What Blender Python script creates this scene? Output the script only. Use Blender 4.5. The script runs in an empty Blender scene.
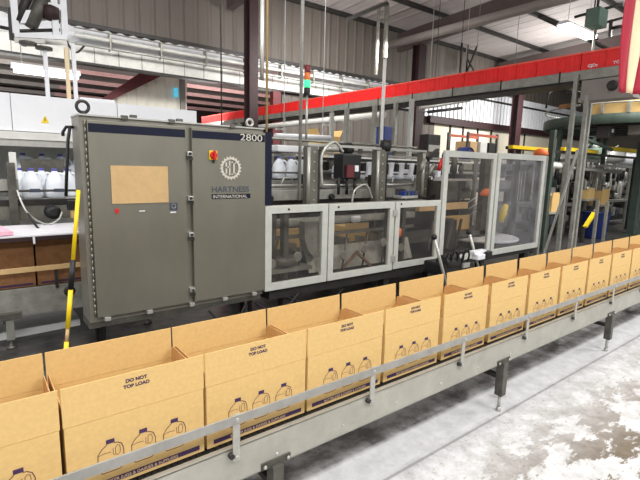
import bpy, bmesh, math, random
from mathutils import Vector, Matrix
random.seed(7)
PI = math.pi
S = bpy.context.scene
COL = S.collection

# ------------------------------------------------------------------ camera
CAM = Vector((-0.18558, -1.59696, 1.66024))
YAW, PITCH, ROLL, FPX = 0.661523, 0.161402, 0.0247928, 454.267
cy, sy, cp, sp = math.cos(YAW), math.sin(YAW), math.cos(PITCH), math.sin(PITCH)
FWD = Vector((sy*cp, cy*cp, -sp)); RT0 = Vector((cy, -sy, 0)); UP0 = RT0.cross(FWD)
RT = math.cos(ROLL)*RT0 + math.sin(ROLL)*UP0
UP = -math.sin(ROLL)*RT0 + math.cos(ROLL)*UP0
cd = bpy.data.cameras.new('camera'); cam = bpy.data.objects.new('camera', cd); COL.objects.link(cam)
cd.sensor_width = 36; cd.lens = FPX/640*36; cd.clip_end = 200; cd.clip_start = .05
M3 = Matrix((RT, UP, -FWD)).transposed()
cam.matrix_world = Matrix.Translation(CAM) @ M3.to_4x4()
S.camera = cam

# ------------------------------------------------------------------ world, lights, exposure
S.view_settings.view_transform = 'Standard'; S.view_settings.look = 'None'
S.view_settings.gamma = 1; S.view_settings.use_curve_mapping = False
S.view_settings.exposure = 0.3
W = bpy.data.worlds.new('world'); S.world = W; W.use_nodes = True
W.node_tree.nodes['Background'].inputs[0].default_value = (.95, .98, 1, 1)
W.node_tree.nodes['Background'].inputs[1].default_value = 0.55

def area(name, loc, sx, sy_, power, rot=(0, 0, 0), col=(1, .98, .95)):
    l = bpy.data.lights.new(name, 'AREA'); l.shape = 'RECTANGLE'; l.size = sx; l.size_y = sy_
    l.energy = power; l.color = col
    o = bpy.data.objects.new(name, l); COL.objects.link(o); o.location = loc; o.rotation_euler = rot
    return o
for i, (x, y, z, p) in enumerate([(-1.5, -3.5, 5.2, 230), (3.5, -4, 5.2, 260), (8.5, -3.2, 5.2, 260), (13, -1.5, 5.2, 220),
                                  (1.0, .6, 5.6, 120), (4.5, 6.0, 5.6, 200), (9.5, 8.6, 5.2, 260), (-1, 7.5, 5.6, 200), (16, 4, 5.4, 300),
                                  (20, 8, 5.0, 420), (11.2, 1.6, 4.6, 160), (-2.4, 2.4, 2.6, 70)]):
    area('lamp_and_fill_light', (x, y, z), 3.0, .8, p, (.75 if y > 5 else 0, 0, 0))  # unseen room lamps, plus fill lights added to brighten darker areas
    area('ceiling_fill_uplight', (x, y, z+.12), 3.0, .8, p*.3, (PI, 0, 0))  # upward share of the tubes, added to brighten the ceiling

# ------------------------------------------------------------------ materials
def lin(c):
    return tuple((v/255/12.92 if v/255 <= .04045 else ((v/255+.055)/1.055)**2.4) for v in c)
MATS = {}
def mat(name, rgb, rough=.6, metal=0., var=.12, scale=8., bump=0., emit=0., rgb2=None, stretch=None, spec=.5, mid=(.35, .65)):
    m = bpy.data.materials.new(name); m.use_nodes = True; nt = m.node_tree; N = nt.nodes; L = nt.links
    b = N['Principled BSDF']; c = lin(rgb)
    b.inputs['Roughness'].default_value = rough; b.inputs['Metallic'].default_value = metal
    b.inputs['Specular IOR Level'].default_value = spec
    tc = N.new('ShaderNodeTexCoord'); mp = N.new('ShaderNodeMapping'); L.new(tc.outputs['Object'], mp.inputs[0])
    if stretch: mp.inputs['Scale'].default_value = stretch
    nz = N.new('ShaderNodeTexNoise'); nz.inputs['Scale'].default_value = scale; nz.inputs['Detail'].default_value = 6
    nz.inputs['Roughness'].default_value = .65
    L.new(mp.outputs[0], nz.inputs['Vector'])
    cr = N.new('ShaderNodeValToRGB'); L.new(nz.outputs[0], cr.inputs[0])
    cr.color_ramp.elements[0].position = mid[0]; cr.color_ramp.elements[1].position = mid[1]
    c2 = lin(rgb2) if rgb2 else tuple(v*(1-var) for v in c); c1 = c if rgb2 else tuple(min(1, v*(1+var)) for v in c)
    cr.color_ramp.elements[0].color = (*c2, 1); cr.color_ramp.elements[1].color = (*c1, 1)
    L.new(cr.outputs[0], b.inputs['Base Color'])
    if bump:
        bp = N.new('ShaderNodeBump'); bp.inputs['Strength'].default_value = bump; bp.inputs['Distance'].default_value = .01
        L.new(nz.outputs[0], bp.inputs['Height']); L.new(bp.outputs[0], b.inputs['Normal'])
    if emit:
        b.inputs['Emission Color'].default_value = (*c, 1); b.inputs['Emission Strength'].default_value = emit
    MATS[name] = m
    return m
mat('cardboard', (213, 179, 120), .85, var=.05, scale=60, bump=.05, spec=.2)
mat('cardboard_inside', (200, 156, 104), .9, var=.07, scale=30, spec=.2)
mat('cardboard_dark', (132, 94, 62), .9, var=.15, scale=12, spec=.2)  # dark cardboard; shade on the far left cartons is put into the colour
mat('ink', (62, 40, 78), .7, var=.2, scale=60)
mat('ink_pale', (205, 175, 140), .7, var=.05)
mat('ink_line', (100, 68, 66), .7, var=.2, scale=60)
mat('steel', (138, 134, 124), .38, .55, var=.07, scale=3, stretch=(1, 1, .4))
mat('steel_door', (134, 131, 119), .36, .6, var=.08, scale=2.2, stretch=(1, 1, .35))
mat('brace_brown', (122, 100, 84), .5, .2)
mat('column_grey', (112, 110, 100), .5, .3, var=.15, scale=9)
mat('steel_light', (184, 184, 178), .38, .5, var=.08, scale=20)
mat('panel_steel', (176, 174, 165), .45, .4, var=.1, scale=7)
mat('rail_steel', (166, 166, 162), .4, .5, var=.1, scale=14)
mat('steel_dull', (150, 150, 142), .5, .5, var=.18, scale=10)
mat('steel_dark', (92, 90, 84), .5, .5, var=.3, scale=9)
mat('aluminium', (205, 207, 200), .4, .3, var=.05, scale=10)
mat('dark_metal', (48, 46, 44), .5, .3, var=.3, scale=12)
mat('black', (22, 22, 24), .5, 0, var=.2, scale=10)
mat('navy', (16, 20, 42), .6, 0, var=.1, spec=.25)
mat('white', (232, 234, 238), .45, 0, var=.03, scale=4)
mat('white_dirty', (214, 214, 208), .6, 0, var=.1, scale=5)
mat('jug', (234, 240, 247), .35, 0, var=.04, scale=5)
mat('cap_blue', (86, 84, 170), .5)
mat('yellow', (240, 205, 20), .45, var=.05)
mat('red', (200, 30, 28), .45, var=.06)
mat('bin_red', (240, 40, 38), .45, var=.08, scale=6)
mat('bin_red_rim', (250, 92, 78), .45, var=.05, scale=6)
mat('maroon', (96, 34, 38), .6, var=.2, scale=4)
mat('maroon_dark', (44, 20, 23), .6, var=.2, scale=4)
mat('beam_orange', (180, 84, 60), .5)
mat('orange', (240, 120, 60), .5)
mat('green_paint', (64, 78, 70), .55, .1, var=.2, scale=6)
mat('green_pale', (112, 132, 118), .5, .1, var=.2, scale=6)
mat('blue', (34, 52, 118), .5, var=.2)
mat('kraft', (198, 166, 118), .8, var=.06, scale=14)
mat('paper', (225, 226, 232), .8, var=.05, scale=6)
mat('label_dark', (64, 72, 84), .5)
mat('gear_silver', (205, 200, 186), .4, .2, var=.03)
mat('flag_red', (165, 20, 48), .8, var=.06, scale=5)
mat('flag_cream', (235, 215, 178), .8, var=.04, scale=5)
mat('duct_grey', (140, 134, 130), .6, .2, var=.08, scale=4)
mat('purlin', (92, 80, 78), .6, .1, var=.1)
mat('purlin_pink', (190, 150, 148), .6, .1, var=.1)
mat('light_green', (84, 106, 96), .5, var=.15)
mat('plaster', (236, 236, 236), .9, var=.06, scale=5, bump=.2)
mat('cream_wall', (214, 206, 186), .8, var=.05, scale=3)
mat('tower_green', (60, 230, 140), .4, emit=1.2)
mat('tower_amber', (210, 110, 50), .4, emit=.15)
mat('tower_red', (120, 30, 34), .4)
mat('tube_glow', (255, 255, 255), .5, emit=5.)
mat('screen_cyan', (90, 200, 230), .5, emit=.5)
mat('seam', (90, 84, 80), .7)

def corrugated(name, rgb, pitch, dark=.75, axis='X', rough=.6):
    """Ribbed sheet metal: the ribs are bump on the sheet"""
    m = mat(name, rgb, rough, .1, var=.06, scale=1.2); nt = m.node_tree; N = nt.nodes; L = nt.links
    tc = N.new('ShaderNodeTexCoord'); sx = N.new('ShaderNodeSeparateXYZ'); L.new(tc.outputs['Object'], sx.inputs[0])
    mu = N.new('ShaderNodeMath'); mu.operation = 'MULTIPLY'; mu.inputs[1].default_value = 2*PI/pitch
    L.new(sx.outputs[axis], mu.inputs[0]); sn = N.new('ShaderNodeMath'); sn.operation = 'SINE'; L.new(mu.outputs[0], sn.inputs[0])
    pw = N.new('ShaderNodeMath'); pw.operation = 'MAXIMUM'; pw.inputs[1].default_value = .4; L.new(sn.outputs[0], pw.inputs[0])
    bp = N.new('ShaderNodeBump'); bp.inputs['Strength'].default_value = 1; bp.inputs['Distance'].default_value = pitch*.12
    L.new(pw.outputs[0], bp.inputs['Height']); L.new(bp.outputs[0], N['Principled BSDF'].inputs['Normal'])
    return m
corrugated('wall_sheet', (98, 91, 84), .42)
corrugated('wall_sheet_white', (214, 216, 220), .3)
corrugated('wall_sheet_cream', (240, 236, 222), .3)
corrugated('roof_sheet', (186, 178, 176), .6)

def glass(name, tint, f=.14):
    m = bpy.data.materials.new(name); m.use_nodes = True; nt = m.node_tree; N = nt.nodes; L = nt.links
    for n in list(N): N.remove(n)
    o = N.new('ShaderNodeOutputMaterial'); mx = N.new('ShaderNodeMixShader'); t = N.new('ShaderNodeBsdfTransparent')
    t.inputs[0].default_value = (*tint, 1); g = N.new('ShaderNodeBsdfPrincipled'); g.inputs['Base Color'].default_value = (.5, .5, .49, 1)
    g.inputs['Roughness'].default_value = .25
    tc = N.new('ShaderNodeTexCoord'); nz = N.new('ShaderNodeTexNoise'); nz.inputs['Scale'].default_value = 4; nz.inputs['Detail'].default_value = 8
    L.new(tc.outputs['Object'], nz.inputs['Vector'])
    mr = N.new('ShaderNodeMapRange'); mr.inputs['From Min'].default_value = .3; mr.inputs['From Max'].default_value = .75
    mr.inputs['To Min'].default_value = f*.6; mr.inputs['To Max'].default_value = f*1.7
    L.new(nz.outputs[0], mr.inputs[0]); L.new(mr.outputs[0], mx.inputs[0]); L.new(t.outputs[0], mx.inputs[1]); L.new(g.outputs[0], mx.inputs[2])
    L.new(mx.outputs[0], o.inputs[0]); MATS[name] = m
    return m
glass('polycarbonate', (.90, .88, .86), .035)
glass('polycarbonate_hazy', (.90, .90, .93), .10)

def floor_material():
    m = bpy.data.materials.new('concrete_floor'); m.use_nodes = True; nt = m.node_tree; N = nt.nodes; L = nt.links
    b = N['Principled BSDF']; tc = N.new('ShaderNodeTexCoord'); sx = N.new('ShaderNodeSeparateXYZ'); L.new(tc.outputs['Object'], sx.inputs[0])
    def noise(sc, det=8, ro=.65, stretch=(1, 1, 1)):
        mp = N.new('ShaderNodeMapping'); mp.inputs['Scale'].default_value = stretch; L.new(tc.outputs['Object'], mp.inputs[0])
        n = N.new('ShaderNodeTexNoise'); n.inputs['Scale'].default_value = sc; n.inputs['Detail'].default_value = det
        n.inputs['Roughness'].default_value = ro; L.new(mp.outputs[0], n.inputs['Vector']); return n.outputs[0]
    def ramp(v, a, b_):
        r = N.new('ShaderNodeMapRange'); r.inputs['From Min'].default_value = a; r.inputs['From Max'].default_value = b_; L.new(v, r.inputs[0]); return r.outputs[0]
    def mixc(f, a, c):
        x = N.new('ShaderNodeMix'); x.data_type = 'RGBA'; L.new(f, x.inputs[0])
        for s, v in ((6, a), (7, c)):
            if isinstance(v, tuple): x.inputs[s].default_value = (*lin(v), 1)
            else: L.new(v, x.inputs[s])
        return x.outputs[2]
    def math_(op, a, c):
        x = N.new('ShaderNodeMath'); x.operation = op; x.use_clamp = True
        for s, v in ((0, a), (1, c)):
            if isinstance(v, (int, float)): x.inputs[s].default_value = v
            else: L.new(v, x.inputs[s])
        return x.outputs[0]
    white = mixc(ramp(noise(9), .35, .65), (200, 202, 204), (230, 231, 233))
    dull = mixc(ramp(noise(7, 10, .7), .36, .60), (172, 172, 172), (208, 209, 211))
    speck = mixc(ramp(noise(26, 10, .75), .56, .66), dull, (136, 128, 120))
    # worn bare patches, mostly out in the walkway in front of the conveyor
    far = ramp(sx.outputs['Y'], -.15, -.75)
    patch = math_('MULTIPLY', ramp(noise(2.6, 12, .72, (.7, 1.5, 1)), .485, .515), far)
    worn = mixc(patch, speck, mixc(ramp(noise(14), .3, .7), (82, 72, 58), (116, 102, 85)))
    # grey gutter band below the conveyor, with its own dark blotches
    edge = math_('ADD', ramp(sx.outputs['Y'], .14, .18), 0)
    seam = N.new('ShaderNodeMath'); seam.operation = 'ABSOLUTE'; sub = N.new('ShaderNodeMath'); sub.operation = 'ADD'; L.new(sx.outputs['Y'], sub.inputs[0]); sub.inputs[1].default_value = .09; L.new(sub.outputs[0], seam.inputs[0])
    band = math_('MULTIPLY', ramp(sx.outputs['Y'], -.09, -.05), .75)
    worn = mixc(band, worn, mixc(ramp(noise(3, 9), .6, .66), white, (176, 160, 146)))
    worn = mixc(math_('MULTIPLY', ramp(seam.outputs[0], .012, .006), .6), worn, (130, 126, 122))
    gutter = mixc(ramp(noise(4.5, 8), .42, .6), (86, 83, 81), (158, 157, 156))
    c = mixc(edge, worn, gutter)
    # wet dark stains round the machine, with the shadow beneath it painted in
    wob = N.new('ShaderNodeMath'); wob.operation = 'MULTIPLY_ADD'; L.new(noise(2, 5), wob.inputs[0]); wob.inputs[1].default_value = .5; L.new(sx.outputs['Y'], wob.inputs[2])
    grime_shade = ramp(wob.outputs[0], .85, 1.15)
    c = mixc(grime_shade, c, mixc(ramp(noise(5), .35, .65), (34, 33, 33), (84, 82, 80)))
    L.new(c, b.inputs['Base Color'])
    r = N.new('ShaderNodeMapRange'); r.inputs['To Min'].default_value = .55; r.inputs['To Max'].default_value = .4; L.new(grime_shade, r.inputs[0]); L.new(r.outputs[0], b.inputs['Roughness'])
    bp = N.new('ShaderNodeBump'); bp.inputs['Strength'].default_value = .35; bp.inputs['Distance'].default_value = .02
    L.new(noise(9), bp.inputs['Height']); L.new(bp.outputs[0], b.inputs['Normal'])
    MATS['floor'] = m
floor_material()

# ------------------------------------------------------------------ helpers
def at(x, y, **k):
    """world point seen at pixel (x, y) whose X, Y or Z has the given value"""
    d = FWD + (x-320)/FPX*RT - (y-240)/FPX*UP
    a, v = list(k.items())[0]; i = 'XYZ'.index(a)
    return CAM + d*((v-CAM[i])/d[i])
def wl(o):
    v = Vector((0, 0, 0))
    while o: v = v + o.location; o = o.parent
    return v
class MB:
    def __init__(s): s.bm = bmesh.new()
    def box(s, x0, x1, y0, y1, z0, z1, bev=0.):
        g = bmesh.ops.create_cube(s.bm, size=1)
        sc = Vector((abs(x1-x0), abs(y1-y0), abs(z1-z0))); c = Vector(((x0+x1)/2, (y0+y1)/2, (z0+z1)/2))
        for v in g['verts']: v.co = Vector((v.co.x*sc.x, v.co.y*sc.y, v.co.z*sc.z)) + c
        if bev:
            es = list({e for v in g['verts'] for e in v.link_edges})
            bmesh.ops.bevel(s.bm, geom=es, offset=bev, segments=2, affect='EDGES', profile=.6)
        return s
    def bar(s, p, q, w, h=None, up=(0, 0, 1)):
        p = Vector(p); q = Vector(q); d = q-p; L = d.length; d.normalize(); h = h or w
        u = Vector(up)
        if abs(d.dot(u)) > .98: u = Vector((0, 1, 0))
        r = d.cross(u).normalized(); u = r.cross(d)
        vs = [s.bm.verts.new(p + d*t*L + r*a*w/2 + u*b_*h/2) for t in (0, 1) for a, b_ in ((-1, -1), (1, -1), (1, 1), (-1, 1))]
        for f in ((0, 1, 2, 3), (7, 6, 5, 4), (0, 4, 5, 1), (1, 5, 6, 2), (2, 6, 7, 3), (3, 7, 4, 0)): s.bm.faces.new([vs[i] for i in f])
        return s
    def tube(s, pts, r, n=10, cap=True):
        pts = [Vector(p) for p in pts]; rings = []; ref = None
        for i, p in enumerate(pts):
            d = (pts[min(i+1, len(pts)-1)] - pts[max(i-1, 0)]).normalized()
            if ref is None:
                ref = Vector((0, 0, 1)) if abs(d.z) < .9 else Vector((1, 0, 0))
            a = (ref - d*ref.dot(d)).normalized(); b_ = d.cross(a); ref = a
            rr = r[i] if isinstance(r, (list, tuple)) else r
            rings.append([s.bm.verts.new(p + (a*math.cos(t*2*PI/n) + b_*math.sin(t*2*PI/n))*rr) for t in range(n)])
        for A, B in zip(rings, rings[1:]):
            for t in range(n):
                f = s.bm.faces.new((A[t], A[(t+1) % n], B[(t+1) % n], B[t])); f.smooth = True
        if cap: s.bm.faces.new(rings[0][::-1]); s.bm.faces.new(rings[-1])
        return s
    def lathe(s, prof, c, n=20, axis='Z'):
        c = Vector(c); rings = []
        for r, z in prof:
            rings.append([s.bm.verts.new(c + (Vector((math.cos(t*2*PI/n)*r, math.sin(t*2*PI/n)*r, z)) if axis == 'Z' else
                          Vector((math.cos(t*2*PI/n)*r, z, math.sin(t*2*PI/n)*r)) if axis == 'Y' else
                          Vector((z, math.cos(t*2*PI/n)*r, math.sin(t*2*PI/n)*r)))) for t in range(n)])
        for A, B in zip(rings, rings[1:]):
            for t in range(n):
                f = s.bm.faces.new((A[t], A[(t+1) % n], B[(t+1) % n], B[t])); f.smooth = True
        s.bm.faces.new(rings[0][::-1]); s.bm.faces.new(rings[-1])
        return s
    def ring(s, c, R, r, axis='Y', n=24, m=8, a0=0, a1=2*PI):
        pts = []
        for i in range(n+1):
            t = a0 + (a1-a0)*i/n
            p = {'Y': (math.cos(t)*R, 0, math.sin(t)*R), 'X': (0, math.cos(t)*R, math.sin(t)*R), 'Z': (math.cos(t)*R, math.sin(t)*R, 0)}[axis]
            pts.append(Vector(c) + Vector(p))
        return s.tube(pts, r, m)
    def prism(s, poly, d):
        """poly: 3D points of a planar outline, extruded by vector d"""
        a = [s.bm.verts.new(Vector(p)) for p in poly]; b_ = [s.bm.verts.new(Vector(p)+Vector(d)) for p in poly]; n = len(a)
        s.bm.faces.new(a); s.bm.faces.new(b_[::-1])
        for i in range(n): s.bm.faces.new((a[i], b_[i], b_[(i+1) % n], a[(i+1) % n]))
        return s
    def ribbon(s, pts, w, y, closed=False):
        """flat printed line in an XZ plane"""
        P = [Vector((p[0], y, p[1])) for p in pts]; n = len(P)
        for i in range(n if closed else n-1):
            a, b_ = P[i], P[(i+1) % n]; d = (b_-a)
            if d.length < 1e-6: continue
            d.normalize(); t = Vector((-d.z, 0, d.x))*w/2; e = d*w*.3
            s.bm.faces.new([s.bm.verts.new(v) for v in (a-t-e, b_-t+e, b_+t+e, a+t-e)])
        return s
    def build(s, name, m, parent=None, origin=None):
        bmesh.ops.recalc_face_normals(s.bm, faces=s.bm.faces)
        if origin is None:
            if parent: origin = wl(parent)
            else:
                xs = [v.co for v in s.bm.verts]
                origin = Vector(((min(v.x for v in xs)+max(v.x for v in xs))/2, (min(v.y for v in xs)+max(v.y for v in xs))/2, min(v.z for v in xs)))
        origin = Vector(origin)
        for v in s.bm.verts: v.co -= origin
        me = bpy.data.meshes.new(name); s.bm.to_mesh(me); s.bm.free()
        o = bpy.data.objects.new(name, me); COL.objects.link(o)
        me.materials.append(MATS[m] if isinstance(m, str) else m)
        if parent: o.parent = parent; o.location = origin - wl(parent)
        else: o.location = origin
        return o
def tag(o, label=None, cat=None, group=None, kind=None):
    if label: o['label'] = label
    if cat: o['category'] = cat
    if group: o['group'] = group
    if kind: o['kind'] = kind
    return o
def thing(name, loc, label, cat, group=None):
    o = bpy.data.objects.new(name, None); COL.objects.link(o); o.location = loc; o.empty_display_size = .1
    return tag(o, label, cat, group)
def structure(name, mb, m):
    return tag(mb.build(name, m, None, (0, 0, 0)), kind='structure')
def copy_tree(o, delta=None, label=None, parent=None):
    c = o.copy(); COL.objects.link(c)
    if parent: c.parent = parent
    if delta is not None: c.location = o.location + Vector(delta)
    if label: c['label'] = label
    for ch in list(o.children): copy_tree(ch, parent=c)
    return c
def text(name, body, size, loc, m, parent, weight=0., xs=1., align='LEFT', rotz=0.):
    cu = bpy.data.curves.new(name, 'FONT'); cu.body = body; cu.size = size; cu.align_x = align; cu.extrude = .0004; cu.offset = weight
    t = bpy.data.objects.new(name+'_tmp', cu); COL.objects.link(t)
    bpy.context.view_layer.update()
    me = bpy.data.meshes.new_from_object(t.evaluated_get(bpy.context.evaluated_depsgraph_get()))
    bpy.data.objects.remove(t)
    mt = Matrix.Rotation(rotz, 4, 'Z') @ Matrix.Rotation(PI/2, 4, 'X') @ Matrix.Diagonal((xs, 1, 1, 1))
    me.transform(mt); me.materials.clear(); me.materials.append(MATS[m])
    o = bpy.data.objects.new(name, me); COL.objects.link(o); o.parent = parent; o.location = Vector(loc)-wl(parent)
    return o
ORD = ['first', 'second', 'third', 'fourth', 'fifth', 'sixth', 'seventh', 'eighth', 'ninth', 'tenth', 'eleventh', 'twelfth', 'thirteenth',
       'fourteenth', 'fifteenth', 'sixteenth', 'seventeenth', 'eighteenth', 'nineteenth', 'twentieth']
def ordn(i):
    return ORD[i] if i < 20 else ('twenty-' + ORD[i-20]) if i < 29 else 'thirtieth' if i == 29 else ('thirty-' + ORD[i-30]) if i < 39 else 'fortieth' if i == 39 else 'forty-' + ORD[i-40]

# ------------------------------------------------------------------ building shell
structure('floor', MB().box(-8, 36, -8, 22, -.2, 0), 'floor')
WY = 12.0
structure('wall_back', MB().box(-8, 36, WY, WY+.12, 5.12, 8.2), 'wall_sheet')
structure('wall_right', MB().box(34, 34.2, -8, 22, 0, 8.2), 'wall_sheet')
structure('trim_1', MB().box(-8, 36, WY-.1, WY+.1, 5.04, 5.14), 'dark_metal')
# scalloped white sheets under the upper wall, then a smooth white fascia
m = MB(); n = 330
top = [(-8 + 25*i/n, WY-.06, 5.04-.05*(1+math.sin(i*1.45))/2) for i in range(n+1)]
vt = [m.bm.verts.new(p) for p in top]; vm = [m.bm.verts.new((p[0], WY-.35, 4.78)) for p in top]; vb = [m.bm.verts.new((p[0], WY-.2, 4.58)) for p in top]
for i in range(n):
    m.bm.faces.new((vt[i], vt[i+1], vm[i+1], vm[i])); m.bm.faces.new((vm[i], vm[i+1], vb[i+1], vb[i]))
structure('trim_2', m, 'white')
structure('trim_3', MB().box(-8, 14.2, WY-.16, WY, 4.14, 4.6), 'white_dirty')
m = MB()
for i in range(36): m.box(-7.5+i*.6, -7.485+i*.6, WY-.17, WY-.15, 4.16, 4.6)
structure('trim_4', m, 'duct_grey')
structure('trim_5', MB().box(-8, 16, WY-.2, WY+.1, 4.10, 4.15), 'dark_metal')
# lower walls
structure('wall_back_lower', MB().box(8.6, 16.8, WY, WY+.12, 0, 4.1), 'wall_sheet')
m = MB()
for i in range(60): m.box(16+i*.3, 16.2+i*.3, WY-.08, WY-.02, 3.95, 5.45)
structure('wall_back_upper_ribs', m, 'white')
structure('wall_back_upper_right', MB().box(16.0, 34, WY-.02, WY+.1, 3.95, 5.45), 'duct_grey')
structure('wall_back_lower_right', MB().box(16.8, 34, WY, WY+.12, 0, 3.95), 'cream_wall')
structure('trim_6', MB().box(16.2, 34, WY-.25, WY-.03, 3.68, 3.98), 'maroon_dark')
m = MB()
for x in (17.9, 18.9, 20.1, 21.3, 23.4, 24.6): m.box(x, x+.08, WY-.06, WY-.001, 0, 3.7)
structure('trim_7', m, 'dark_metal')
# lean-to bay seen through the opening below the fascia
structure('wall_bay_back', MB().box(-8, 16, 21.8, 22, 0, 6.5), 'maroon_dark')
structure('wall_bay_partition', MB().prism([(2.15, 13.6, 0), (5.75, 13.6, 0), tuple(at(187, 66, Y=13.6)), tuple(at(172, 70, Y=13.6)), tuple(at(107, 101, Y=13.6)), (2.15, 13.6, 3.2)], (0, .12, 0)), 'wall_sheet_cream')
structure('trim_8', MB().box(5.62, 5.78, 13.5, 13.6, 0, 4.6), 'duct_grey')
for x in (0, 8):
    area('bay_fill_light', (x, 17, 3.6), 4, 1, 200); area('bay_fill_uplight', (x, 14.5, 3.0), 4, 1.5, 260, (PI-.2, 0, 0))  # unseen lights added to brighten the bay and its ceiling
structure('ceiling_bay', MB().prism([(-8, 12.2, 5.6), (16, 12.2, 5.6), (16, 22, 4.6), (-8, 22, 4.6)], (0, 0, .1)), 'duct_grey')
for i in range(7):
    y = 12.8 + i*1.3; z = 5.5-.1*(y-12.2)
    for xa, xb, m_ in ((-8, 3, 'duct_grey'), (3, 15.5, 'purlin_pink')): tag(MB().box(xa, xb, y, y+.07, z-.40, z-.26).build('bay_purlin', m_), kind='structure')
o = MB().prism([at(94, 104, Y=13.3), at(110, 101, Y=13.3), at(176, 69, Y=13.3), at(146, 69, Y=13.3), ], (0, .25, 0)).build('bay_rafter', 'maroon'); tag(o, kind='structure')
# ceiling, gently rising towards the viewer, with purlins and rafters
def cz(y): return 7.18 + (WY-y)*.05
structure('ceiling', MB().prism([(-8, WY+.1, cz(WY)), (36, WY+.1, cz(WY)), (36, -8, cz(-8)), (-8, -8, cz(-8))], (0, 0, .15)), 'roof_sheet')
for i in range(9):
    y = WY-.12 - i*2.1
    o = MB().box(-8, 34, y-.05, y+.05, cz(y)-.15, cz(y)-.01).build('ceiling_purlin', 'dark_metal'); tag(o, kind='structure')
def rafter(x):
    p = [(x, WY-.3, cz(WY)-.95), (x, WY-.3, cz(WY)-.28), (x, -6, cz(-6)-.28), (x, -6, cz(-6)-.75)]
    return tag(MB().prism(p, (.22, 0, 0)).build('ceiling_rafter', 'purlin'), kind='structure')
for x in (6.4, 13.8, 21.1, 28.4): rafter(x)
def column(x, y, z1, lab, w=.34, m1='maroon'):
    t = thing('steel_column', (x, y, 0), lab, 'column', 'dark red steel columns')
    mb = MB(); mb.box(x-w/2, x+w/2, y-.17, y-.15, 0, z1).box(x-w/2, x+w/2, y+.15, y+.17, 0, z1).box(x-.012, x+.012, y-.15, y+.15, 0, z1)
    mb.build('web', m1, t)
    MB().box(x-w/2-.06, x+w/2+.06, y-.24, y+.24, 0, .03).build('base_plate', 'dark_metal', t)
column(6.62, 10.6, 6.3, 'dark red steel column behind the big grey control cabinet', .28, 'maroon_dark')
column(13.9, 10.6, 6.3, 'dark red steel column rising behind the middle of the red bin line', .4, 'maroon_dark')
column(21.2, 10.6, 6.3, 'dark red steel column to the left of the round green platform', .45, 'maroon_dark')
o = MB().box(8.0, 8.3, 11.6, 11.8, 0, 4.05).build('steel_post', 'maroon'); tag(o, 'slim dark red post just right of the column behind the cabinet', 'post')
# x-braced stub frame near the ceiling and hanging pipes
t = thing('ceiling_brace', (16, 11.5, 5), 'cross-braced dark steel frame on the upper back wall', 'brace')
MB().bar(at(462, 42, Y=11.5), at(460, 75, Y=11.5), .07).bar(at(468, 40, Y=11.5), at(466, 74, Y=11.5), .07).build('upright', 'dark_metal', t)
MB().bar(at(481, 36, Y=11.4), at(467, 72, Y=11.4), .06).bar(at(467, 58, Y=11.3), at(474, 71, Y=11.3), .06).build('diagonal', 'dark_metal', t)
m = MB().tube([at(390, 45, Z=6.0), at(540, 5, Z=6.0), at(640, -22, Z=6.0)], .13, 14)
o = m.build('air_duct', 'duct_grey'); tag(o, 'long round grey duct running under the roof at upper right', 'duct')
t = thing('steel_bracket', at(400, 10, Y=9), 'thin angled steel bracket hanging from the roof left of the grey duct', 'bracket')
MB().bar(at(387, 3, Y=9), at(346, 20, Y=9), .1).build('arm', 'dark_metal', t)
MB().bar(at(387, 3, Y=9), at(385, 58, Y=9), .1).bar(at(379, 8, Y=9), at(376, 75, Y=9), .07).build('drop_rod', 'steel_dark', t)

# ------------------------------------------------------------------ foreground case conveyor
P = .5; BZ = .512; CX0, CX1 = -1.6, 7.1
t = thing('case_conveyor', (2.5, .17, 0), 'long stainless case conveyor carrying the row of open brown cartons', 'conveyor')
def side_panel(y0, y1, lip):
    mb = MB().box(CX0, CX1, y0, y1, .352, .510); mb.box(CX0, CX1, min(y0, y0+lip), max(y1, y1+lip), .506, .512)
    mb.box(CX0, CX1, min(y0, y0+lip), max(y1, y1+lip), .350, .354); return mb.build('side_panel', 'panel_steel', t)
sp_ = side_panel(-.052, -.047, .02); side_panel(.385, .39, -.02)
mb = MB()
x = CX0
while x < CX1: mb.box(x, x+.021, -.02, .37, .488, .5075); x += .0254
b = mb.build('chain_belt', 'black', t)
MB().box(CX0, CX1, -.04, .38, .40, .484).build('belt_bed', 'steel_dark', t)
for y, nm in ((-.075, 'guide_rail'), (.408, 'guide_rail')):
    MB().box(CX0, CX1, y-.004, y+.004, .628, .667, .002).build('guide_rail', 'rail_steel', t)
mb = MB()
x = .21
while x < CX1:
    for dx in (-.55, -.17): mb.lathe([(.006, -.056), (.009, -.052), (.009, -.050)], (x+dx, 0, .40), 8, 'Y')
    x += .766
mb.build('bolt', 'steel_light', sp_)
for i in range(-1, 9):
    x = .60 + i*.766
    br = MB().box(x-.016, x+.016, -.071, -.064, .462, .668, .002).build('rail_bracket', 'steel_light', t)
    MB().lathe([(.007, -.006), (.009, -.003), (.009, 0)], (x, -.071, .478), 8, 'Y').lathe([(.008, -.012), (.010, -.004), (.010, 0)], (x, -.071, .648), 8, 'Y').build('bolt', 'steel_light', br)
    MB().lathe([(.012, -.02), (.012, .012)], (x-.02, -.052, .487), 10, 'Y').build('rail_clamp', 'dark_metal', br)
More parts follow.
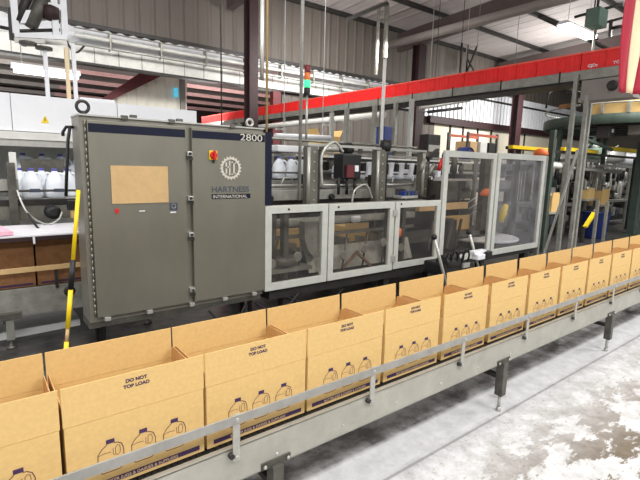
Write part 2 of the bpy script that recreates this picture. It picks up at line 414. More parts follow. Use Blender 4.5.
for i in range(-1, 4):
    x = .80 + i*1.84
    mt_ = MB().box(x-.075, x+.075, -.060, -.053, .352, .385, .002).build('leg_bracket', 'steel_dark', t)
    MB().lathe([(.007, -.006), (.010, 0)], (x-.06, -.062, .368), 8, 'Y').lathe([(.007, -.006), (.010, 0)], (x+.06, -.062, .368), 8, 'Y').build('bolt', 'steel_light', mt_)
    for y in (-.05, .385):
        lg = MB().box(x-.028, x+.028, y-.028, y+.028, .12, .36, .003).build('leg', 'steel_dark', t)
        MB().lathe([(.012, .12), (.012, .03)], (x, y, 0), 10).build('threaded_rod', 'steel_light', lg)
        MB().lathe([(.013, .03), (.018, .012), (.018, 0)], (x, y, 0), 12).build('foot', 'steel_light', lg)
    MB().box(x-.015, x+.015, -.02, .36, .235, .265).build('cross_bar', 'dark_metal', t)
    MB().bar((x-.0, .17, .25), (x-.35, .17, .4), .03).build('brace', 'steel_dark', t)

# ------------------------------------------------------------------ cartons
CL, CD, TH = .474, .357, .004
def jug_lines(mb, cx, z0, y, k=1.):
    zt = z0 + .122*k
    def q(a, b_): return (cx + a*k, z0 + b_*k)
    body = [q(-.012, .108), q(-.030, .094), q(-.042, .076), q(-.043, .050), q(-.041, .014), q(-.030, .002), q(.028, .002), q(.041, .014), q(.043, .045), q(.043, .078), q(.036, .098), q(.022, .107), q(.012, .108)]
    mb.ribbon(body, .0030*k, y)
    mb.ribbon([q(.008, .088), q(.008, .066), q(.014, .060)], .002*k, y)
    mb.ribbon([q(.016, .064), q(.016, .088), q(.022, .096), q(.030, .092), q(.032, .078), q(.030, .064), q(.022, .058)], .002*k, y, True)
    mb.ribbon([q(-.040, .074), q(-.020, .078), q(.0, .076)], .002*k, y)
def jug_caps(mb, cx, z0, y, k=1.):
    mb.prism([(cx-.014*k, y, z0+.110*k), (cx+.014*k, y, z0+.110*k), (cx+.014*k, y, z0+.126*k), (cx-.014*k, y, z0+.126*k)], (0, -.0005, 0))
def make_carton(x, label, y0=0., z0=BZ, cm='cardboard', ci='cardboard_inside', H=.268, F=.141, full=True, tilt=(2, 3), CL=.474):
    """open case: body, two long flaps, two short flaps, printing; x = left edge"""
    y1 = y0 + CD; zc = z0 + H
    t = thing('open_carton', (x+CL/2, y0+CD/2, z0), label, 'carton')
    mb = MB(); mb.box(x, x+CL, y0, y0+TH, z0, zc).box(x, x+CL, y1-TH, y1, z0, zc)
    mb.box(x, x+TH, y0+TH, y1-TH, z0, zc).box(x+CL-TH, x+CL, y0+TH, y1-TH, z0, zc).box(x+TH, x+CL-TH, y0+TH, y1-TH, z0, z0+TH)
    body = mb.build('body', cm, t)
    f = MB().box(x-.003, x+CL+.003, y0, y0+TH, zc+.001, zc+F, .001).build('long_flap', cm, t, (x, y0, zc)); f.rotation_euler.x = math.radians(random.uniform(-1, .3))
    g = MB().box(x-.003, x+CL+.003, y1-TH, y1, zc+.001, zc+F, .001).build('long_flap', cm, t, (x, y1, zc)); g.rotation_euler.x = math.radians(random.uniform(-4, -2.5))
    if full:
        for s_, xx in ((-1, x), (1, x+CL-TH)):
            # short flaps, sprung up and bent over halfway
            h = F*.46
            yy0, yy1 = y0+.012, y1-.012
            v = [(xx, yy0, zc), (xx, yy1, zc), (xx, yy1-.004, zc+h*.9), (xx, yy1-.03, zc+h), (xx, yy0+.03, zc+h), (xx, yy0+.004, zc+h*.9)]
            sf = MB().prism(v, (TH*.8, 0, 0)).build('short_flap', ci, t, (xx, y0, zc)); sf.rotation_euler.y = math.radians(s_*random.uniform(.5, 2.5))
    y = y0-.0008
    for c in (.135*CL/.474, .245*CL/.474, .358*CL/.474):
        mb = MB(); jug_lines(mb, x+c, z0+.056, y); jo = mb.build('jug_outline', 'ink_line', body)
        mb = MB(); jug_caps(mb, x+c, z0+.056, y); mb.build('printed_cap', 'ink', body)
    mb = MB()
    mb.prism([(x+.028, y, z0+.013), (x+CL-.02, y, z0+.013), (x+CL-.02, y, z0+.032), (x+.028, y, z0+.032)], (0, -.0004, 0))
    mb.build('printed_band', 'ink', body)
    if full:
        lt = text('lettering', 'BUTTER JUGS & DAIRIES & SUPPLIERS', .0165, (x+.24, y-.0008, z0+.0165), 'ink_pale', body, .0002, 1.02, 'CENTER')
        for k, s_ in enumerate(('DO NOT', 'TOP LOAD')):
            l = text('lettering', s_, .0175, (0, 0, 0), 'ink', f, .0006, 1.05, 'CENTER')
            l.location = Vector((.236, -.001, F-.034-.021*k))
    return t
wid = {0: 'cut off by the left edge of the photo', 13: 'cut off by the right edge of the photo'}
for k in range(-1, 13):
    i = k+1
    gap = .014 if k < 3 else .045
    make_carton(k*P + (.006 if k < 3 else .012) + random.uniform(-.002, .002), 'open brown carton on the front conveyor, %s in the row from the left%s' % (ordn(i), ''), CL=P-gap)

# ------------------------------------------------------------------ machine: control cabinet
FY = 2.2
t = thing('control_cabinet', (1.3, 2.45, .3), 'large grey stainless control cabinet with two doors and navy stripes', 'cabinet')
X0, X1, ZB, ZT = .505, 2.075, .385, 1.985
MB().box(X0, X1, FY+.02, FY+.30, ZB, ZT, .004).build('body', 'steel', t)
MB().box(X0-.005, X1-.0, FY-.002, FY+.305, ZT, ZT+.012).build('top_cap', 'steel_light', t)
MB().box(X0-.005, X1-.02, FY+.03, FY+.29, .335, .385).build('plinth', 'steel_dark', t)
def door(x0, x1):
    d = MB().box(x0, x1, FY-.022, FY+.018, .432, 1.955, .004).build('door', 'steel_door', t)
    MB().box(x0+.005, x1-.005, FY-.0235, FY-.0222, 1.868, 1.932).build('navy_stripe', 'navy', d)
    return d
dl = door(.553, 1.300); dr = door(1.352, 2.072)
MB().box(2.078, 2.150, FY-.015, FY+.29, 1.275, 1.965).build('side_stripe', 'navy', t)
for x in (.6, 1.95):
    for y in (2.26, 2.42): MB().lathe([(.025, .02), (.025, .335), (.04, .34)], (x, y, 0), 10).lathe([(.05, 0), (.05, .02)], (x, y, 0), 12).build('foot', 'dark_metal', t)
# continuous hinge on the left edge, latches on the centre post
mb = MB()
for i in range(30): mb.lathe([(.006, 0), (.006, .0495)], (.543, FY+.004, .44+i*.0505), 8)
mb.build('hinge', 'steel_door', t)
for z in (1.735, 1.36, 1.045, .55):
    l = MB().box(1.304, 1.348, FY-.045, FY+.018, z-.02, z+.02, .004).build('latch', 'steel_light', t)
    MB().lathe([(.010, -.066), (.012, -.05), (.012, -.044)], (1.326, FY, z), 10, 'Y').box(1.300, 1.35, FY-.05, FY-.044, z-.05, z-.03).build('screw', 'dark_metal', l)
for x in (.60, .93, 1.30, 1.62, 1.93): MB().box(x, x+.045, FY-.04, FY+.018, .40, .43, .003).build('latch', 'steel_light', t)
for x, rr in ((.557, .05), (1.985, .04)):
    e = MB().ring((x, FY+.12, ZT+.012+rr+.012), rr-.008, .012, 'Y').build('lifting_eye', 'dark_metal' if x < 1 else 'steel_light', t)
    MB().lathe([(.024, 0), (.022, .012), (.012, .02)], (x, FY+.1, ZT+.011), 12).build('collar', 'dark_metal', e)
for x in (.80, 1.17, 1.72): MB().box(x, x+.05, FY-.01, FY+.03, ZT-.01, ZT+.025, .004).box(x+.07, x+.12, FY+.0, FY+.04, ZT+.005, ZT+.035, .004).build('top_clamp', 'steel_dark', t)
# kraft sheet taped on the left door
kp = MB().box(.698, 1.140, FY-.028, FY-.0225, 1.330, 1.625, .001).build('kraft_sheet', 'kraft', dl)
MB().prism([(.716, FY-.023, 1.268), (.716, FY-.023, 1.292), (.747, FY-.023, 1.292), (.747, FY-.023, 1.268), (.7315, FY-.023, 1.248)], (0, -.004, 0)).build('red_badge', 'red', dl)
MB().box(.90, .945, FY-.025, FY-.0222, 1.262, 1.270).build('small_label', 'paper', dl)
bd = MB().box(1.148, 1.215, FY-.025, FY-.0222, 1.262, 1.325).build('rating_plate', 'label_dark', dl)
MB().ring((1.182, FY-.026, 1.297), .018, .0022, 'Y', 16, 4).build('emblem', 'steel_light', bd)
MB().box(1.152, 1.20, FY-.025, FY-.0222, 1.240, 1.250).build('small_label', 'paper', dl)
# rotary isolator
rs = MB().box(1.505, 1.580, FY-.034, FY-.0222, 1.690, 1.770, .003).build('isolator_plate', 'yellow', dr)
MB().lathe([(.030, -.05), (.034, -.034), (.034, -.03)], (1.542, FY-.004, 1.730), 18, 'Y').box(1.532, 1.552, FY-.075, FY-.05, 1.690, 1.770, .004).build('isolator_knob', 'red', rs)
MB().box(1.535, 1.556, FY-.03, FY-.0222, 1.665, 1.690).build('padlock_tab', 'dark_metal', rs)
# gear emblem with the letters HI inside
gx, gz, R0 = 1.712, 1.622, .106
n = 20; pts = []
for i in range(n*4):
    a = 2*PI*i/(n*4); r = R0 if (i % 4) in (0, 1) else R0-.013; pts.append((gx+math.cos(a)*r, gz+math.sin(a)*r))
inner = [(gx+math.cos(2*PI*i/(n*4))*.077, gz+math.sin(2*PI*i/(n*4))*.077) for i in range(n*4)]
mb = MB(); yA, yB = FY-.0235, FY-.027
A = [mb.bm.verts.new((p[0], yB, p[1])) for p in pts]; B = [mb.bm.verts.new((p[0], yB, p[1])) for p in inner]; C_ = [mb.bm.verts.new((p[0], yA, p[1])) for p in pts]
D_ = [mb.bm.verts.new((p[0], yA, p[1])) for p in inner]
for i in range(n*4):
    j = (i+1) % (n*4); mb.bm.faces.new((A[i], A[j], B[j], B[i])); mb.bm.faces.new((A[i], C_[i], C_[j], A[j])); mb.bm.faces.new((B[j], D_[j], D_[i], B[i]))
mb.ribbon([(gx-.045, gz-.045), (gx-.045, gz+.045)], .016, yB).ribbon([(gx-.012, gz-.06), (gx-.012, gz+.06)], .014, yB).ribbon([(gx-.052, gz+.002), (gx-.012, gz+.012)], .012, yB)
mb.ribbon([(gx+.030, gz-.05), (gx+.030, gz+.052)], .016, yB).ribbon([(gx+.008, gz+.052), (gx+.052, gz+.046)], .011, yB).ribbon([(gx+.008, gz-.055), (gx+.050, gz-.048)], .011, yB)
gear = mb.build('gear_emblem', 'gear_silver', dr)
text('lettering', 'HARTNESS', .072, (1.522, FY-.0245, 1.408), 'label_dark', dr, .0008, 1.09)
br = MB().box(1.525, 1.912, FY-.0245, FY-.0222, 1.347, 1.390).build('name_bar', 'navy', dr)
text('lettering', 'INTERNATIONAL', .040, (1.535, FY-.0258, 1.354), 'gear_silver', br, .0003, 1.10)
text('lettering', '2800', .084, (2.04, FY-.0258, 1.873), 'gear_silver', dr, .0, 1.40, 'RIGHT')

# black hose looping beside the cabinet
m = MB().tube([at(75, 127, Y=2.45), at(70, 127, Y=2.42), at(68, 140, Y=2.4), at(67, 165, Y=2.4), at(66, 196, Y=2.4)], .012, 8)
m.tube([at(75, 127, Y=2.45), at(66, 127, Y=2.5), at(63, 132, Y=2.5), at(63, 136, Y=2.5)], .012, 8)
o = m.build('black_hose', 'black'); tag(o, 'black hose looping down the left side of the grey cabinet', 'hose')

# ------------------------------------------------------------------ machine: guard panels
MR = thing('packing_machine', (4.8, 3.0, 0), 'long packing machine with clear guard doors to the right of the grey cabinet', 'machine')
def guard(x0, x1, z0, z1, w, label, pane='polycarbonate', right_w=None, mt='aluminium', y=FY):
    rw = right_w or w
    fr = MB(); fr.box(x0, x1, y-.02, y+.02, z1-w, z1, .003).box(x0, x1, y-.02, y+.02, z0, z0+w, .003)
    fr.box(x0, x0+w, y-.0205, y+.0205, z0+w, z1-w, .002).box(x1-rw, x1, y-.0205, y+.0205, z0+w, z1-w, .002)
    f = fr.build('guard_door', mt, MR)
    MB().box(x0+w-.005, x1-rw+.005, y-.004, y+.002, z0+w-.005, z1-w+.005).build('pane', pane, f)
    return f, f
g1, f1 = guard(2.078, 2.856, .412, 1.262, .075, 'white framed clear guard panel next to the grey cabinet')
g2, f2 = guard(2.872, 3.888, .412, 1.258, .075, 'middle low guard panel, clear with white frame')
g3, f3 = guard(3.912, 4.775, .420, 1.255, .075, 'low clear guard panel nearest the tall guards, orange part behind')
for gf, x in ((f1, 2.35), (f2, 3.0), (f3, 4.0)): MB().lathe([(.009, -.03), (.012, -.02)], (x, FY, 1.225), 8, 'Y').build('bolt', 'dark_metal', gf)
MB().box(3.86, 3.93, FY-.035, FY-.021, .52, .60, .003).build('hinge', 'steel_light', g2); MB().box(3.86, 3.93, FY-.035, FY-.021, 1.08, 1.16, .003).build('hinge', 'steel_light', g2)
g4, f4 = guard(4.800, 6.02, .380, 1.905, .085, 'tall clear guard panel beside the low guards')
g5, f5 = guard(6.05, 7.49, .375, 1.918, .085, 'tall hazy guard panel at the right end of the machine', 'polycarbonate_hazy')
ef = MB().box(7.50, 7.56, FY-.02, FY+.04, 0, 1.92, .003).box(7.50, 7.56, 3.5, 3.56, 0, 1.92, .003).box(7.50, 7.56, FY+.04, 3.5, 1.86, 1.92).build('end_frame', 'steel_dull', MR)
MB().box(7.52, 7.53, FY+.04, 3.5, .4, 1.86).build('pane', 'polycarbonate_hazy', ef)

# ------------------------------------------------------------------ machine: body behind the guards
MB().box(2.16, 7.45, FY+.03, 3.6, .30, .40).build('base', 'dark_metal', MR)
for x in (2.4, 3.9, 4.75, 6.0, 7.3):
    for y in (2.32, 3.5): MB().box(x-.05, x+.05, y-.05, y+.05, 0, .30).build('leg', 'dark_metal', MR)
MB().box(2.2, 7.45, 3.5, 3.56, .40, 1.1).build('back_panel', 'dark_metal', MR)
MB().box(2.18, 4.76, 2.42, 2.50, 1.19, 1.24, .004).build('front_beam', 'steel_dull', MR)
MB().box(2.18, 4.76, 3.0, 3.14, 1.24, 1.36, .004).build('rear_beam', 'steel_dull', MR)
MB().box(2.18, 4.76, 2.60, 2.72, .98, 1.06, .004).build('side_rail', 'steel_dull', MR)
MB().box(2.2, 7.4, 2.75, 3.3, .58, .65).build('lane_bed', 'steel_dark', MR)
MB().box(2.25, 4.75, 2.60, 2.64, .84, .88, .004).build('lower_rail', 'column_grey', MR)
def inner(name, mb, m, par=None): return mb.build(name, m, par or MR)
# brown cartons riding inside the machine
for i, (x, z) in enumerate([(2.62, .66), (3.80, .66), (6.2, .66)]):
    t = thing('carton_inside', (x+.2, 3.1, .652), ['brown carton seen through the guard beside the grey cabinet', 'brown carton seen through the middle low guard', 'brown carton seen through the first tall guard'][i], 'carton')
    MB().box(x, x+.44, 2.98, 3.25, .652, .86).build('body', 'cardboard', t); MB().box(x, x+.44, 2.98, 2.985, .862, .90).build('flap', 'cardboard', t)
# curved grey housing
c = at(312, 240, Y=2.6)
h = inner('round_housing', MB().prism([at(x_, y_, Y=2.5) for x_, y_ in ((305, 222), (305, 240), (308, 250), (314, 257), (321, 258), (321, 222))], (0, .12, 0)), 'steel_dull')
inner('housing_rim', MB().box(at(318, 240, Y=2.5).x, at(322.5, 240, Y=2.5).x, 2.47, 2.498, .74, 1.10, .01), 'steel_light', h)
# toggles / scissor arms behind the middle guard
inner('scissor_arm', MB().bar(at(343, 268, Y=2.4), at(357, 252, Y=2.4), .03, .03), 'brace_brown')
inner('scissor_arm', MB().bar(at(357, 252, Y=2.39), at(371, 266, Y=2.39), .03, .03), 'brace_brown')
inner('sloping_plate', MB().prism([(2.9, 2.56, .42), (4.7, 2.56, .42), (4.7, 2.66, .70), (2.9, 2.66, .70)], (0, .02, 0)), 'steel_dull')
inner('white_sensor', MB().box(3.56, 3.68, 2.55, 2.60, .98, 1.06, .01), 'white')
for i, x in enumerate((2.36, 2.52, 4.15, 4.42)): inner('upright', MB().box(x, x+.06, 2.52, 2.60, .40, 1.20), 'steel_dark')
inner('drum', MB().lathe([(.16, 0), (.17, .01), (.17, .09), (.14, .10)], (2.55, 2.62, .56), 24), 'steel_dark')
inner('drive_plate', MB().box(2.30, 2.86, 2.45, 2.75, .50, .54), 'steel_dull')
inner('orange_valve', MB().lathe([(.03, 0), (.05, .02), (.05, .10), (.02, .13)], (4.26, 2.45, .76), 12), 'orange')
inner('dark_cylinder', MB().tube([(4.22, 2.45, .55), (4.22, 2.45, .80)], .045, 12), 'dark_metal')
inner('dark_cylinder', MB().tube([(4.50, 2.6, .45), (4.42, 2.6, .75), (4.38, 2.6, 1.1)], .03, 8), 'dark_metal')
for i in range(9):
    x = 2.3 + i*.28
    inner('lane_divider', MB().box(x, x+.012, 2.78, 3.3, .65, .74), 'steel_dull')
# lift columns above the low guards
for x, w in ((3.10, .13), (4.26, .15), (5.20, .11)):
    c = inner('lift_column', MB().box(x, x+w, 2.86, 3.0, 1.16, 1.90, .01), 'column_grey')
    MB().box(x+w, x+w+.05, 2.88, 2.98, 1.16, 1.86, .01).build('column_edge', 'dark_metal', c)
    mb = MB()
    for k in range(6): mb.lathe([(.010, -.012), (.012, 0)], (x+w*.5, 2.86, 1.25+k*.115), 8, 'Y')
    mb.build('bolt', 'steel_light', c)
    MB().tube([(x-.03, 2.84, 1.16), (x-.03, 2.84, 1.88)], .022, 10).build('guide_rod', 'steel_light', c)
inner('top_bar', MB().box(3.1, 5.3, 2.90, 2.94, 1.90, 1.93), 'steel_light')
inner('top_bar', MB().tube([(2.3, 3.1, 1.97), (5.3, 3.1, 1.97)], .018, 8), 'steel_dull')
inner('angled_arm', MB().bar((5.2, 2.8, 1.80), (5.8, 3.1, 1.95), .05, .06), 'black')
for x0, x1 in ((2.3, 3.1), (3.35, 4.2), (4.5, 5.15)):
    inner('cross_plate', MB().box(x0, x1, 3.14, 3.18, 1.10, 1.34), 'steel_dark')
    inner('cross_rod', MB().tube([(x0, 3.0, 1.42), (x1, 3.0, 1.42)], .015, 8), 'steel_light')
# hoses arching over the machine
def hose(pts, r, m='black', n=10):
    P_ = [Vector(p) for p in pts]; out = []
    for i in range(len(P_)-1):
        p0 = P_[max(i-1, 0)]; p1 = P_[i]; p2 = P_[i+1]; p3 = P_[min(i+2, len(P_)-1)]
        for k in range(n):
            t_ = k/n; out.append(.5*((2*p1)+(p2-p0)*t_+(2*p0-5*p1+4*p2-p3)*t_*t_+(3*p1-p0-3*p2+p3)*t_**3))
    out.append(P_[-1]); return MB().tube(out, r, 8)
inner('hose', hose([at(322, 185, Y=2.8), at(322, 155, Y=2.8), at(334, 142, Y=2.8), at(343, 152, Y=2.8)], .018), 'steel_light')
inner('hose', hose([at(352, 203, Y=2.8), at(355, 190, Y=2.8), at(366, 185, Y=2.8), at(372, 198, Y=2.8)], .014), 'steel_light')
inner('hose', hose([at(405, 205, Y=2.75), at(412, 196, Y=2.75), at(425, 198, Y=2.75), at(436, 195, Y=2.75)], .018), 'black')
# gripper head, black and dark red, between the first two columns
gp = inner('gripper_head', MB().box(3.66, 3.98, 2.9, 3.1, 1.50, 1.82, .02), 'black')
MB().box(3.70, 3.82, 2.86, 2.90, 1.52, 1.68, .005).build('red_block', 'maroon', gp)
MB().lathe([(.07, 1.83), (.10, 1.86), (.10, 1.93), (.06, 1.97)], (3.80, 3.0, 0), 14).build('motor_cap', 'black', gp)
MB().box(3.86, 3.92, 2.885, 2.899, 1.60, 1.68).build('white_tag', 'white', gp)
for i in range(3): MB().tube([(3.64+.14*i, 2.95, 1.30), (3.64+.14*i, 2.95, 1.52)], .02, 8).build('ram', 'dark_metal', gp)
MB().lathe([(.06, 1.83), (.08, 1.88), (.08, 1.98)], (4.42, 2.9, .05), 12).build('motor_cap', 'black', MR)
# blue-grey valve pack by the last low guard
vp = inner('valve_block', MB().box(4.30, 4.62, 2.45, 2.6, 1.265, 1.30, .004), 'steel_light')
for i in range(4): MB().box(4.36+i*.07, 4.41+i*.07, 2.46, 2.56, 1.30, 1.36, .004).build('valve', 'label_dark' if i % 2 else 'blue', vp)
# small knobs on the deck
for x in (2.62, 3.55): inner('black_knob', MB().lathe([(.035, -.03), (.045, 0), (.03, .03)], (x, 2.98, 1.27), 12, 'Y'), 'black')
# pick and place gear behind the tall guards
inner('deck_beam', MB().box(4.85, 6.0, 2.6, 2.68, 1.06, 1.16, .004), 'kraft')
inner('deck_plate', MB().box(4.85, 6.0, 2.9, 3.4, 1.02, 1.06), 'steel_dark')
inner('clear_shelf_bar', MB().box(4.85, 5.7, 2.36, 2.40, 1.50, 1.53), 'steel_light')
hd = inner('pick_head', MB().box(5.75, 6.05, 2.7, 2.95, 1.35, 1.60, .02), 'black')
MB().tube([(5.85, 2.8, 1.6), (5.85, 2.8, 1.88)], .05, 10).build('shaft', 'steel_dark', hd)
MB().tube([(5.6, 2.75, 1.42), (6.2, 2.75, 1.36)], .03, 8).build('arm', 'dark_metal', hd)
inner('orange_cap', MB().lathe([(.11, 0), (.12, .03), (.07, .10), (.02, .12)], at(487, 196, Y=2.62), 16), 'orange')
inner('dark_gearbox', MB().box(5.35, 5.72, 2.6, 2.9, 1.18, 1.50, .03), 'steel_dark')
inner('dark_gearbox', MB().box(5.42, 5.62, 2.5, 2.7, .45, .92, .03), 'dark_metal')
inner('yellow_handle', MB().tube([at(501, 222, Y=2.45), at(503, 213, Y=2.45), at(506, 205, Y=2.45)], [.035, .06, .045], 10), 'yellow')
inner('upright', MB().box(6.62, 6.78, 2.75, 2.85, .40, 1.86, .005), 'steel_dark')
inner('white_turntable', MB().lathe([(.62, 0), (.64, .01), (.64, .03), (.62, .04)], (6.78, 2.86, .50), 40), 'white_dirty')
inner('turntable_base', MB().lathe([(.3, .40), (.3, .50)], (6.78, 2.86, 0), 20), 'dark_metal')
for i in range(5): inner('bag_edge', MB().tube([(6.7, 2.9+.05*i, .72+.09*i), (7.35, 3.0+.05*i, .86+.10*i)], .014, 6), 'steel_light')
for i in range(4): inner('gusset', MB().bar((4.95+.22*i, 2.5, .50), (5.05+.22*i, 2.5, .92), .03), 'steel_dark')
inner('white_note', MB().box(5.15, 5.25, 2.57, 2.575, 1.15, 1.20), 'kraft'); inner('white_note', MB().box(5.15, 5.27, 2.565, 2.57, .98, 1.04), 'kraft')
for x, z in ((4.95, 1.72), (5.15, 1.66), (5.35, 1.74)):
    inner('red_fitting' if x > 5.3 else 'grey_fitting', MB().tube([(x, 2.7, z-.1), (x+.03, 2.7, z), (x+.1, 2.72, z+.06)], .03, 8), 'red' if x > 5.3 else 'steel_dull')
# slim rods and belts: fill of small drives under the lane
for i in range(7):
    x = 2.35 + i*.34
    inner('chain_sprocket', MB().lathe([(.05, -.01), (.06, 0), (.05, .01)], (x, 2.5, .60+.05*(i % 3)), 14, 'Y'), 'steel_dull')
    inner('tie_rod', MB().tube([(x, 2.52, .42), (x+.16, 2.62, .88)], .012, 6), 'steel_dark')

# ------------------------------------------------------------------ milk jugs and the bottle line behind the machine
JUG = None
def make_jug(p, label, s=1.):
    """gallon jug: body with shoulders, neck, side handle loop, cap"""
    global JUG
    if JUG:
        base, s0 = JUG; return copy_tree(base, Vector(p)-base.location, label)
    p = Vector(p); t = thing('milk_jug', p, label, 'jug', 'white plastic milk jugs')
    mb = MB(); prof = [(.060, 0), (.072, .012), (.075, .03), (.075, .145), (.068, .175), (.045, .215), (.024, .240), (.020, .252)]
    mb.lathe(prof, p, 18)
    for v in mb.bm.verts:      # squarish section lower down
        d = v.co-p; k = max(0, 1-d.z/.2)*.10; a = math.atan2(d.y, d.x); f = 1 + k*abs(math.sin(2*a)); v.co.x = p.x+d.x*f; v.co.y = p.y+d.y*f
    b_ = mb.build('body', 'jug', t)
    hose([p+Vector((.028, -.02, .228)), p+Vector((.068, -.03, .215)), p+Vector((.088, -.03, .165)), p+Vector((.074, -.02, .11))], .011, n=5).build('handle', 'jug', t)
    MB().lathe([(.021, .248), (.023, .250), (.023, .268), (.019, .272)], p, 14).build('cap', 'cap_blue', t)
    JUG = (t, s); return t
n = 0
JX = [(.30, 0), (.50, 0), (.20, .17), (.38, .17), (.66, .17)]
LJ = ['white jug nearest the black hose, front row on the left conveyor', 'white jug left of centre, front row on the left conveyor']
for i, (x, dy) in enumerate([(.345, 3.92), (.555, 3.92), (.26, 4.12), (.46, 4.12), (.70, 4.12)]):
    make_jug((x, dy, 1.262), ['front white jug on the left jug line, blue cap, farther from the cabinet', 'front white jug on the left jug line, blue cap, next to the black hose',
        'rear white jug at the left end of the jug line', 'rear white jug peeking between the two front jugs', 'rear white jug beside the black hose and cabinet'][i]).scale = (1.22, 1.1, 1.12)
for i in range(3):
    x = 3.24 + i*.20
    make_jug((x, 3.765, 1.47), 'white jug behind the machine by the cabinet, %s from the left' % ordn(i))
for i in range(3):
    make_jug((4.30 + i*.22, 3.765, 1.462), 'white jug right of the black gripper head, %s from the left' % ordn(i))
for i in range(4):
    make_jug((5.42 + i*.24, 3.765, 1.462), 'white jug between the grey lift columns, %s from the left' % ordn(i))
for i in range(2):
    make_jug((6.75 + i*.28, 3.765, 1.462), 'white jug just left of the tall guard, %s of two' % ('left' if i == 0 else 'right'))
t = thing('jug_conveyor', (5.0, 3.75, 0), 'raised steel jug conveyor running behind the packing machine', 'conveyor')
MB().box(2.3, 9.0, 3.62, 3.66, 1.28, 1.46, .004).build('side_panel', 'steel_dull', t)
MB().box(2.3, 9.0, 3.66, 3.95, 1.40, 1.458).build('belt', 'dark_metal', t)
MB().box(2.3, 9.0, 3.66, 3.95, 1.22, 1.30).build('lower_tray', 'steel_dark', t)
for z, m_ in ((1.60, 'steel_light'), (1.85, 'steel_dull'), (1.80, 'white_dirty')):
    MB().box(2.3, 9.0, 3.90, 3.93, z-.018, z+.018).build('guide_rail', m_, t)
MB().tube([(2.3, 3.60, 1.56), (9.0, 3.60, 1.56)], .012, 6).build('guide_rail', 'steel_dark', t)
for i in range(9):
    x = 2.5 + i*.8
    MB().box(x, x+.06, 3.94, 3.99, 0, 1.95).build('leg', 'steel_dark', t)
    MB().box(x+.2, x+.38, 3.94, 4.05, 1.50, 1.78, .01).build('side_box', 'steel_dull' if i % 2 else 'steel_dark', t)
MB().box(3.18, 3.60, 3.7, 3.9, 1.84, 1.93, .02).build('white_cover', 'white', t)
MB().box(4.28, 4.70, 3.66, 3.70, 1.36, 1.42, .01).build('white_cover', 'white', t)
MB().box(2.3, 9.0, 4.6, 4.64, 1.0, 1.66).build('back_screen', 'steel_dark', t)

# ------------------------------------------------------------------ stand tools in front of the tall guards
def tool(px0, py0, px1, py1, Y, label):
    a, b_ = at(px0, py0, Y=Y), at(px1, py1, Y=Y); a2 = b_ + (a-b_)
    g = Vector((b_.x+(b_.x-a.x)*(b_.z/(a.z-b_.z)), Y, 0)) ; t = thing('prop_stand', (g.x, Y, 0), label, 'stand')
    MB().tube([a, g], .018, 10).build('rod', 'steel_light', t); MB().lathe([(.02, -.03), (.034, -.015), (.034, .015), (.018, .03)], a, 12).build('knob', 'black', t)
    MB().tube([a+Vector((.05, .03, -.05)), g+Vector((.05, .03, 0))], .012, 8).build('side_rod', 'black', t)
    MB().lathe([(.10, 0), (.10, .012), (.03, .03)], g, 18).build('base', 'dark_metal', t); return t
tool(434, 237, 447, 287, 1.62, 'chrome rod stand with black knob before the low guards')
t2 = tool(469, 232, 479, 270, 1.75, 'chrome rod stand with white bracket before the tall guard')
MB().box(4.83, 5.10, 1.66, 1.74, .60, .64, .005).build('bracket', 'white', t2); MB().box(4.86, 5.02, 1.62, 1.72, .53, .60, .01).build('white_box', 'white', t2)
MB().box(5.05, 5.18, 1.62, 1.74, .54, .62, .01).build('sensor', 'black', t2)
t = thing('black_drive_unit', (4.55, 1.75, 0), 'black motor and cable cluster on the floor before the tall guard', 'motor')
MB().box(4.32, 4.78, 1.72, 2.05, .36, .52, .03).build('housing', 'black', t)
MB().lathe([(.09, 0), (.10, .02), (.10, .26), (.07, .28)], (4.36, 1.80, .52), 16, 'X').build('motor', 'dark_metal', t)
for i in range(4): hose([(4.3+.12*i, 1.74, .5), (4.33+.12*i, 1.68, .66+.02*(i % 2)), (4.42+.12*i, 1.7, .58), (4.40+.12*i, 1.74, .44)], .012).build('cable', 'black', t)
MB().box(4.50, 4.60, 1.80, 1.90, 0, .38).box(4.38, 4.72, 1.74, 1.98, 0, .02).build('stand', 'dark_metal', t)
MB().box(4.66, 4.80, 1.69, 1.715, .44, .50).build('plate', 'steel_light', t)
# power cables drooping under the machine
for i, (a, b_) in enumerate((((2.0, 2.25, .3), (2.5, 2.2, .33)), ((2.35, 2.24, .31), (3.3, 2.3, .31)), ((1.5, 2.22, .31), (1.9, 2.25, .3)))):
    a = Vector(a); b_ = Vector(b_); c = (a+b_)/2 - Vector((0, .05, .14+.03*i))
    o = hose([a, c, b_], .010).build('drooping_cable', 'black'); tag(o, ['thin black cable sagging below the cabinet and guard corner', 'longer black cable sagging beneath the first low guard', 'black cable sagging below the right cabinet door'][i], 'cable')

